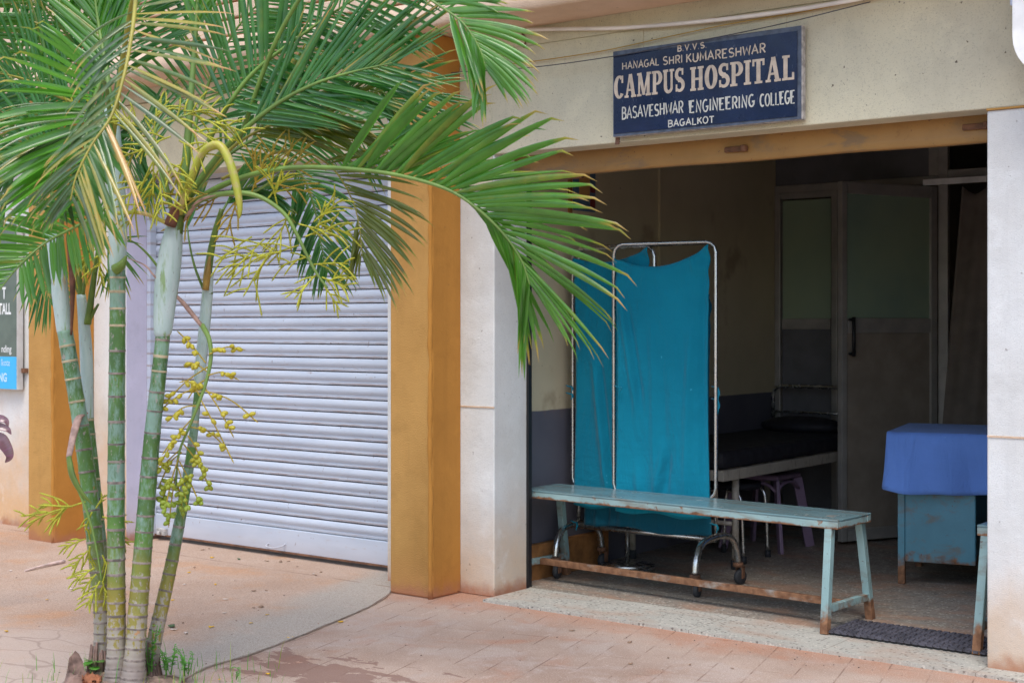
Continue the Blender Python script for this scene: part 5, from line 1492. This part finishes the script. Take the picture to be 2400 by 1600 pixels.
m = MB(); m.tube(spline(pp((275,500,5.0),(320,498,5.02),(360,508,5.04),(398,528,5.06)),5), .007, 8); m.build('flower_stalk', M['spathe'], palm)
# fruit bunch
rnd = random.Random(77); br = []; fr_ = []
stalk = pp((474,762,5.17),(490,795,5.12),(494,840,5.10),(480,905,5.09),(450,985,5.09),(420,1060,5.09),(412,1140,5.09))
for k,(x,y,ex,ey) in enumerate(((486,860,385,940),(480,905,372,958),(484,880,560,885),(478,915,605,985),(482,850,415,770),(470,935,548,1080),(478,905,548,1020),(470,930,420,890),(490,830,575,815),(465,950,390,985),(455,975,370,1090),(445,1000,535,1050),(440,1010,380,1060),(425,1050,330,1160),(430,1040,495,1145),(420,1070,385,1200),(415,1090,440,1190),(415,1100,395,1230),(420,1080,470,1180),(412,1120,375,1180),(414,1130,430,1210),(425,1060,370,1140),(440,1020,480,1110),(480,890,440,930),(485,870,430,850))):
    a = P(x,y,5.09); b = P(ex,ey,5.09+rnd.uniform(-.06,.06))
    mid = a.lerp(b,.5)+UP*rnd.uniform(.0,.025)
    q = [a,mid,b-UP*.008]; br.append(q)
    path = spline(q,6)
    nf = rnd.choice((4,5,6,7)) if y < 1030 else rnd.choice((10,11,12,13))
    for i in range(nf):
        p = path[rnd.randrange(3 if y < 1030 else 5, len(path)-1)]
        ax = (cdir(rnd.uniform(-1,1),rnd.uniform(-.9,.3),rnd.uniform(-1,.3))).normalized()
        fr_.append((p+ax*.012, ax))
def fruits(m):
    for p, ax in fr_: m.ell(p,.0085,.0085,.0130,9,6,m=2,axis=ax)
spray(stalk, .010, br, 'twig_ochre', 'fruit_bunch', fruits, rb=.0028)

# --- roots and soil at the foot of the clump
bc = onZ(285,1605,0)
m = MB(); rnd = random.Random(5)
N = 40
for ri,(rr_,hz) in enumerate(((.0,.035),(.10,.030),(.18,.012),(.27,-.004))): pass
rings = []
for rr_,hz in ((.02,.03),(.06,.027),(.11,.020),(.16,.012),(.21,.0)):
    rings.append([m.vert((bc.x+rr_*1.25*math.cos(2*math.pi*j/N)*rnd.uniform(.85,1.15), bc.y+rr_*math.sin(2*math.pi*j/N)*rnd.uniform(.85,1.15), hz+SZ*.6+rnd.uniform(-.006,.010)*(rr_<.3))) for j in range(N)])
for i in range(len(rings)-1):
    for j in range(N): m.face([rings[i][j],rings[i][(j+1)%N],rings[i+1][(j+1)%N],rings[i+1][j]],0,False)
m.face(rings[0][::-1])
struct(m.build('soil', M['soil']))
rnd = random.Random(9)
for bxp,byp,tt in ((238,1590,5.24),(342,1600,5.18)):
    m = MB(); c = P(bxp,byp,tt)
    for i in range(34):
        a = rnd.uniform(0,2*math.pi); r_ = rnd.uniform(.028,.042)
        s0 = V(c.x+r_*math.cos(a), c.y+r_*math.sin(a), rnd.uniform(.05,.15)); 
        m.tube([s0, V(c.x+(r_+.008)*math.cos(a), c.y+(r_+.008)*math.sin(a), .05), V(c.x+(r_+.018)*math.cos(a), c.y+(r_+.018)*math.sin(a), .0)], [.004,.006,.005], 5)
    m.build('root', M['stump'], palm)
# rotten stump beside it
sc_ = onZ(180,1600,.03)
st_ = thing('tree_stump', 'rotten broken stump with an orange core at the foot of the palm clump', 'stump', tuple(sc_))
m = MB(); rnd = random.Random(3)
rows = []
for j,(z_,r_) in enumerate(((0,.055),(.03,.045),(.06,.038))):
    rows.append([m.vert((sc_.x+r_*math.cos(2*math.pi*i/14)*rnd.uniform(.85,1.15), sc_.y+r_*math.sin(2*math.pi*i/14)*rnd.uniform(.85,1.15), .0+z_)) for i in range(14)])
rows.append([m.vert((sc_.x+.03*math.cos(2*math.pi*i/14), sc_.y+.03*math.sin(2*math.pi*i/14), .07+.07*max(0,math.cos(2*math.pi*i/14-2.8))*rnd.uniform(.6,1.1)+rnd.uniform(-.012,.012))) for i in range(14)])
rows.append([m.vert((sc_.x+.012*math.cos(2*math.pi*i/14), sc_.y+.012*math.sin(2*math.pi*i/14), .05)) for i in range(14)])
for a in range(len(rows)-1):
    for i in range(14): m.face([rows[a][i],rows[a][(i+1)%14],rows[a+1][(i+1)%14],rows[a+1][i]],0)
m.face(rows[-1]); m.build('bark', M['stump'], st_)
m = MB(); c2 = onZ(215,1592,.05); m.ell(c2,.042,.030,.014,16,10); 
for i,v in enumerate(m.v): m.v[i] = v+V(rnd.uniform(-.006,.006),rnd.uniform(-.006,.006),rnd.uniform(-.008,.014))
m.build('core', M['stump_core'], st_)

# weeds round the foot
def weed(px, py, h, nst, leafs, ls, label, seed, zg=.03):
    rnd = random.Random(seed); c = onZ(px,py,zg)
    m = MB()
    for s in range(nst):
        a = rnd.uniform(0,6.28); ln = h*rnd.uniform(.5,1.1)
        e = c+V(math.cos(a)*.35*ln,math.sin(a)*.35*ln,ln)
        m.c = (.3,rnd.random(),0,1); 
        pth = spline([c+V(math.cos(a)*.01,math.sin(a)*.01,0), c.lerp(e,.5)+V(rnd.uniform(-.01,.01),rnd.uniform(-.01,.01),.01), e],4)
        m.tube(pth,.0014,5)
        for l in range(leafs):
            p = pth[rnd.randrange(2,len(pth))]; b = rnd.uniform(0,6.28); el = rnd.uniform(-.2,.7)
            d = V(math.cos(b)*math.cos(el),math.sin(b)*math.cos(el),math.sin(el)); sd_ = d.cross(UP).normalized(); l_ = ls*rnd.uniform(.6,1.2)
            m.c = (.3,rnd.random(),0,1)
            i0 = [m.vert(p),m.vert(p+d*l_*.45-sd_*l_*.33),m.vert(p+d*l_*.8-sd_*l_*.22-UP*l_*.1),m.vert(p+d*l_-UP*l_*.15),m.vert(p+d*l_*.8+sd_*l_*.22-UP*l_*.1),m.vert(p+d*l_*.45+sd_*l_*.33),m.vert(p+d*l_*.5-UP*l_*.04)]
            for a_,b_ in ((0,1),(1,2),(2,3),(3,4),(4,5),(5,0)): m.face([i0[6],i0[a_],i0[b_]],0,True)
    m.c = (0,0,0,1)
    return tag(m.build('weed', M['weed'], base=tuple(c)), label, 'weed', 'weeds round the palm foot')
weed(213,1575,.05,5,3,.055,'broad leaved green weed beside the rotten stump',1)
weed(352,1582,.18,9,9,.022,'tallest leafy weed climbing the right palm stem foot',2)
weed(395,1580,.10,12,10,.019,'bushy small leaved weed right of the palm stems',3)
weed(436,1582,.085,12,9,.016,'low small leaved weed at the edge of the slab crack',4)
weed(560,1592,.05,3,4,.014,'lone sparse weed on the damp pavement patch',5)
m = MB(); rnd = random.Random(21)
for i in range(150):
    px = rnd.choice([rnd.gauss(430,40),rnd.gauss(560,60),rnd.gauss(330,60),rnd.gauss(120,60),rnd.gauss(210,40)]); py = rnd.uniform(1560,1615)
    c = onZ(px,py,.02 if px < 470 else .0); h = rnd.uniform(.02,.085)*(1.6 if rnd.random() < .1 else 1)
    a = rnd.uniform(0,6.28); ln = rnd.uniform(.1,.5)*h
    d = V(math.cos(a),math.sin(a),0); sd_ = V(-d.y,d.x,0)*.0016
    m.c = (.3,rnd.random(),rnd.choice((0,0,0,.5)),1)
    i0 = [m.vert(c-sd_),m.vert(c+sd_),m.vert(c+d*ln*.4+UP*h*.6+sd_*.7),m.vert(c+d*ln*.4+UP*h*.6-sd_*.7),m.vert(c+d*ln+UP*h)]
    m.face([i0[0],i0[1],i0[2],i0[3]]); m.face([i0[3],i0[2],i0[4]])
m.c = (0,0,0,1)
gr = m.build('grass', M['weed']); tag(gr, 'thin scattered grass blades round the palm foot', 'grass', kind='stuff')

# maroon leaved plant entering at the left edge
mp = thing('maroon_plant', 'dark maroon leaved plant reaching in from the left edge before the stained wall', 'plant', tuple(onZ(-60,1420,.022)))
tq = 6.4
def strap(pts, wid, parent):
    m = MB(); p = spline(pts,8); k = len(p); prev = None
    for i in range(k):
        s = i/(k-1); T = (p[min(k-1,i+1)]-p[max(0,i-1)]).normalized(); sd_ = T.cross(FWD).normalized()
        sd_ = (sd_+FWD*.5).normalized(); ww = wid*math.sin(math.pi*min(1,.12+.88*s))**.7*(1-.3*s)
        m.c = (max(.01,s),random.random()*.3,.0,1)
        row = [m.vert(p[i]-sd_*ww/2+T.cross(sd_)*ww*.2),m.vert(p[i]),m.vert(p[i]+sd_*ww/2+T.cross(sd_)*ww*.2)]
        if prev: m.face([prev[0],prev[1],row[1],row[0]],0,True); m.face([prev[1],prev[2],row[2],row[1]],0,True)
        prev = row
    m.c = (0,0,0,1); m.build('leaf', M['maroon'], parent)
st0 = P(-60,1150,tq)
m = MB(); m.tube([V(st0.x,st0.y,.02), P(-60,1250,tq), st0],.02,8); m.build('stem', M['stump'], mp)
strap([st0,P(-40,1020,tq),P(-10,985,tq),P(12,985,tq),P(20,1000,tq)],.05,mp)
strap([st0,P(-40,1040,tq),P(-12,1003,tq),P(15,1005,tq),P(27,1018,tq)],.05,mp)
strap([st0,P(-35,1060,tq),P(-5,1030,tq),P(12,1045,tq),P(22,1068,tq),P(12,1084,tq)],.07,mp)
strap([st0,P(-90,1050,tq),P(-140,1010,tq),P(-180,1060,tq)],.07,mp)
strap([st0,P(-70,1020,tq),P(-90,960,tq),P(-120,950,tq)],.06,mp)

# litter on the slab and pavement
def bit(px, py, z, size, mat, label, cat, group, seed, name):
    rnd = random.Random(seed); c = onZ(px,py,z); m = MB(); N = 7
    a0 = rnd.uniform(0,6.28); e = rnd.uniform(.45,.8)
    pts = []
    for i in range(N):
        a = 2*math.pi*i/N; x = size*math.cos(a)*rnd.uniform(.75,1.1); y = size*e*math.sin(a)*rnd.uniform(.75,1.1)
        pts.append(c+V(x*math.cos(a0)-y*math.sin(a0), x*math.sin(a0)+y*math.cos(a0), .003+rnd.uniform(0,.35)*size))
    k = m.vert(c+UP*.006); ids = [m.vert(p) for p in pts]
    for i in range(N): m.face([k,ids[i],ids[(i+1)%N]],0,True)
    o = m.build(name, mat, base=tuple(c)); o.modifiers.new('thick','SOLIDIFY').thickness = .0015
    return tag(o, label, cat, group)
petals = [(110,1406),(443,1342),(505,1370),(497,1307),(495,1470),(588,1461),(627,1441),(680,1496),(798,1458),(405,1407),(15,1480),(628,1569+10),(515,1593)]
for k,(x,y) in enumerate(petals):
    z_ = SZ if not (x > 600 and y > 1490) and not (x > 760 and y > 1450) else 0
    bit(x,y,z_,random.uniform(.010,.016),M['petal'],'small yellow fallen petal lying on the dusty ground','petal','yellow petals fallen on the ground',600+k,'fallen_petal')
browns = [(475,1289),(490,1286),(455,1330),(625,1315),(658,1317),(697,1328),(595,1425-40),(624,1384),(594,1425),(740,1348),(428,1460),(1340,1478),(1476,1505),(1566,1542),(1617,1558),(1716,1567),(1478,1556),(676,1316),(752,1341),(612,1443-20)]
for k,(x,y) in enumerate(browns):
    z_ = SZ if x < 900 else 0
    bit(x,y,z_,random.uniform(.008,.018),M['drybit'],'small curled brown leaf scrap on the ground','leaf scrap','dry leaf scraps on the ground',700+k,'leaf_scrap')
pales = [(432,1370),(529,1405),(525,1437),(408,1476),(25,1338),(168,1380),(436,1484),(735,1345)]
for k,(x,y) in enumerate(pales):
    bit(x,y,SZ,random.uniform(.010,.020),M['palebit'],'pale torn paper scrap on the concrete slab','paper scrap','pale scraps on the slab',800+k,'paper_scrap')
m = MB(); rnd = random.Random(44)
for i in range(170):
    if i < 60: c = onZ(rnd.uniform(700,2300), rnd.uniform(1420,1600), 0)
    elif i < 110: c = onZ(rnd.uniform(20,850), rnd.uniform(1330,1600), SZ)
    else: c = V(rnd.uniform(-4.6,-2.0), rnd.uniform(4.95,5.22), 0)
    r_ = rnd.uniform(.0015,.0045); m.ell(c+UP*r_*.4, r_, r_*rnd.uniform(.6,1), r_*.7, 6, 4)
tag(m.build('gravel', M['gravel']), 'fine grit and small pebbles strewn over the paving', 'gravel', kind='stuff')
bit(402,1469,SZ,.03,M['greenbit'],'narrow dark green fallen leaflet lying on the slab right of the palm','leaf',None,900,'fallen_leaf')
bit(560,1311,SZ,.016,M['greenbit'],'crumpled green leaf piece near the shutter foot','leaf',None,901,'fallen_leaf')
bit(1068,1387,.004,.022,M['rust'],'dark lump of debris at the foot of the ochre pillar','debris',None,902,'debris_lump')
a = onZ(58,1337,SZ+.006); b = onZ(150,1315,SZ+.008)
m = MB(); m.tube(spline([a,a.lerp(b,.5)+UP*.004,b],5),[.004,.005,.006,.006,.007,.007,.008,.009,.010,.011,.012],7); tag(m.build('stick', M['stick'], base=tuple(a)), 'pale peeled stick lying on the slab left of the palm', 'stick')
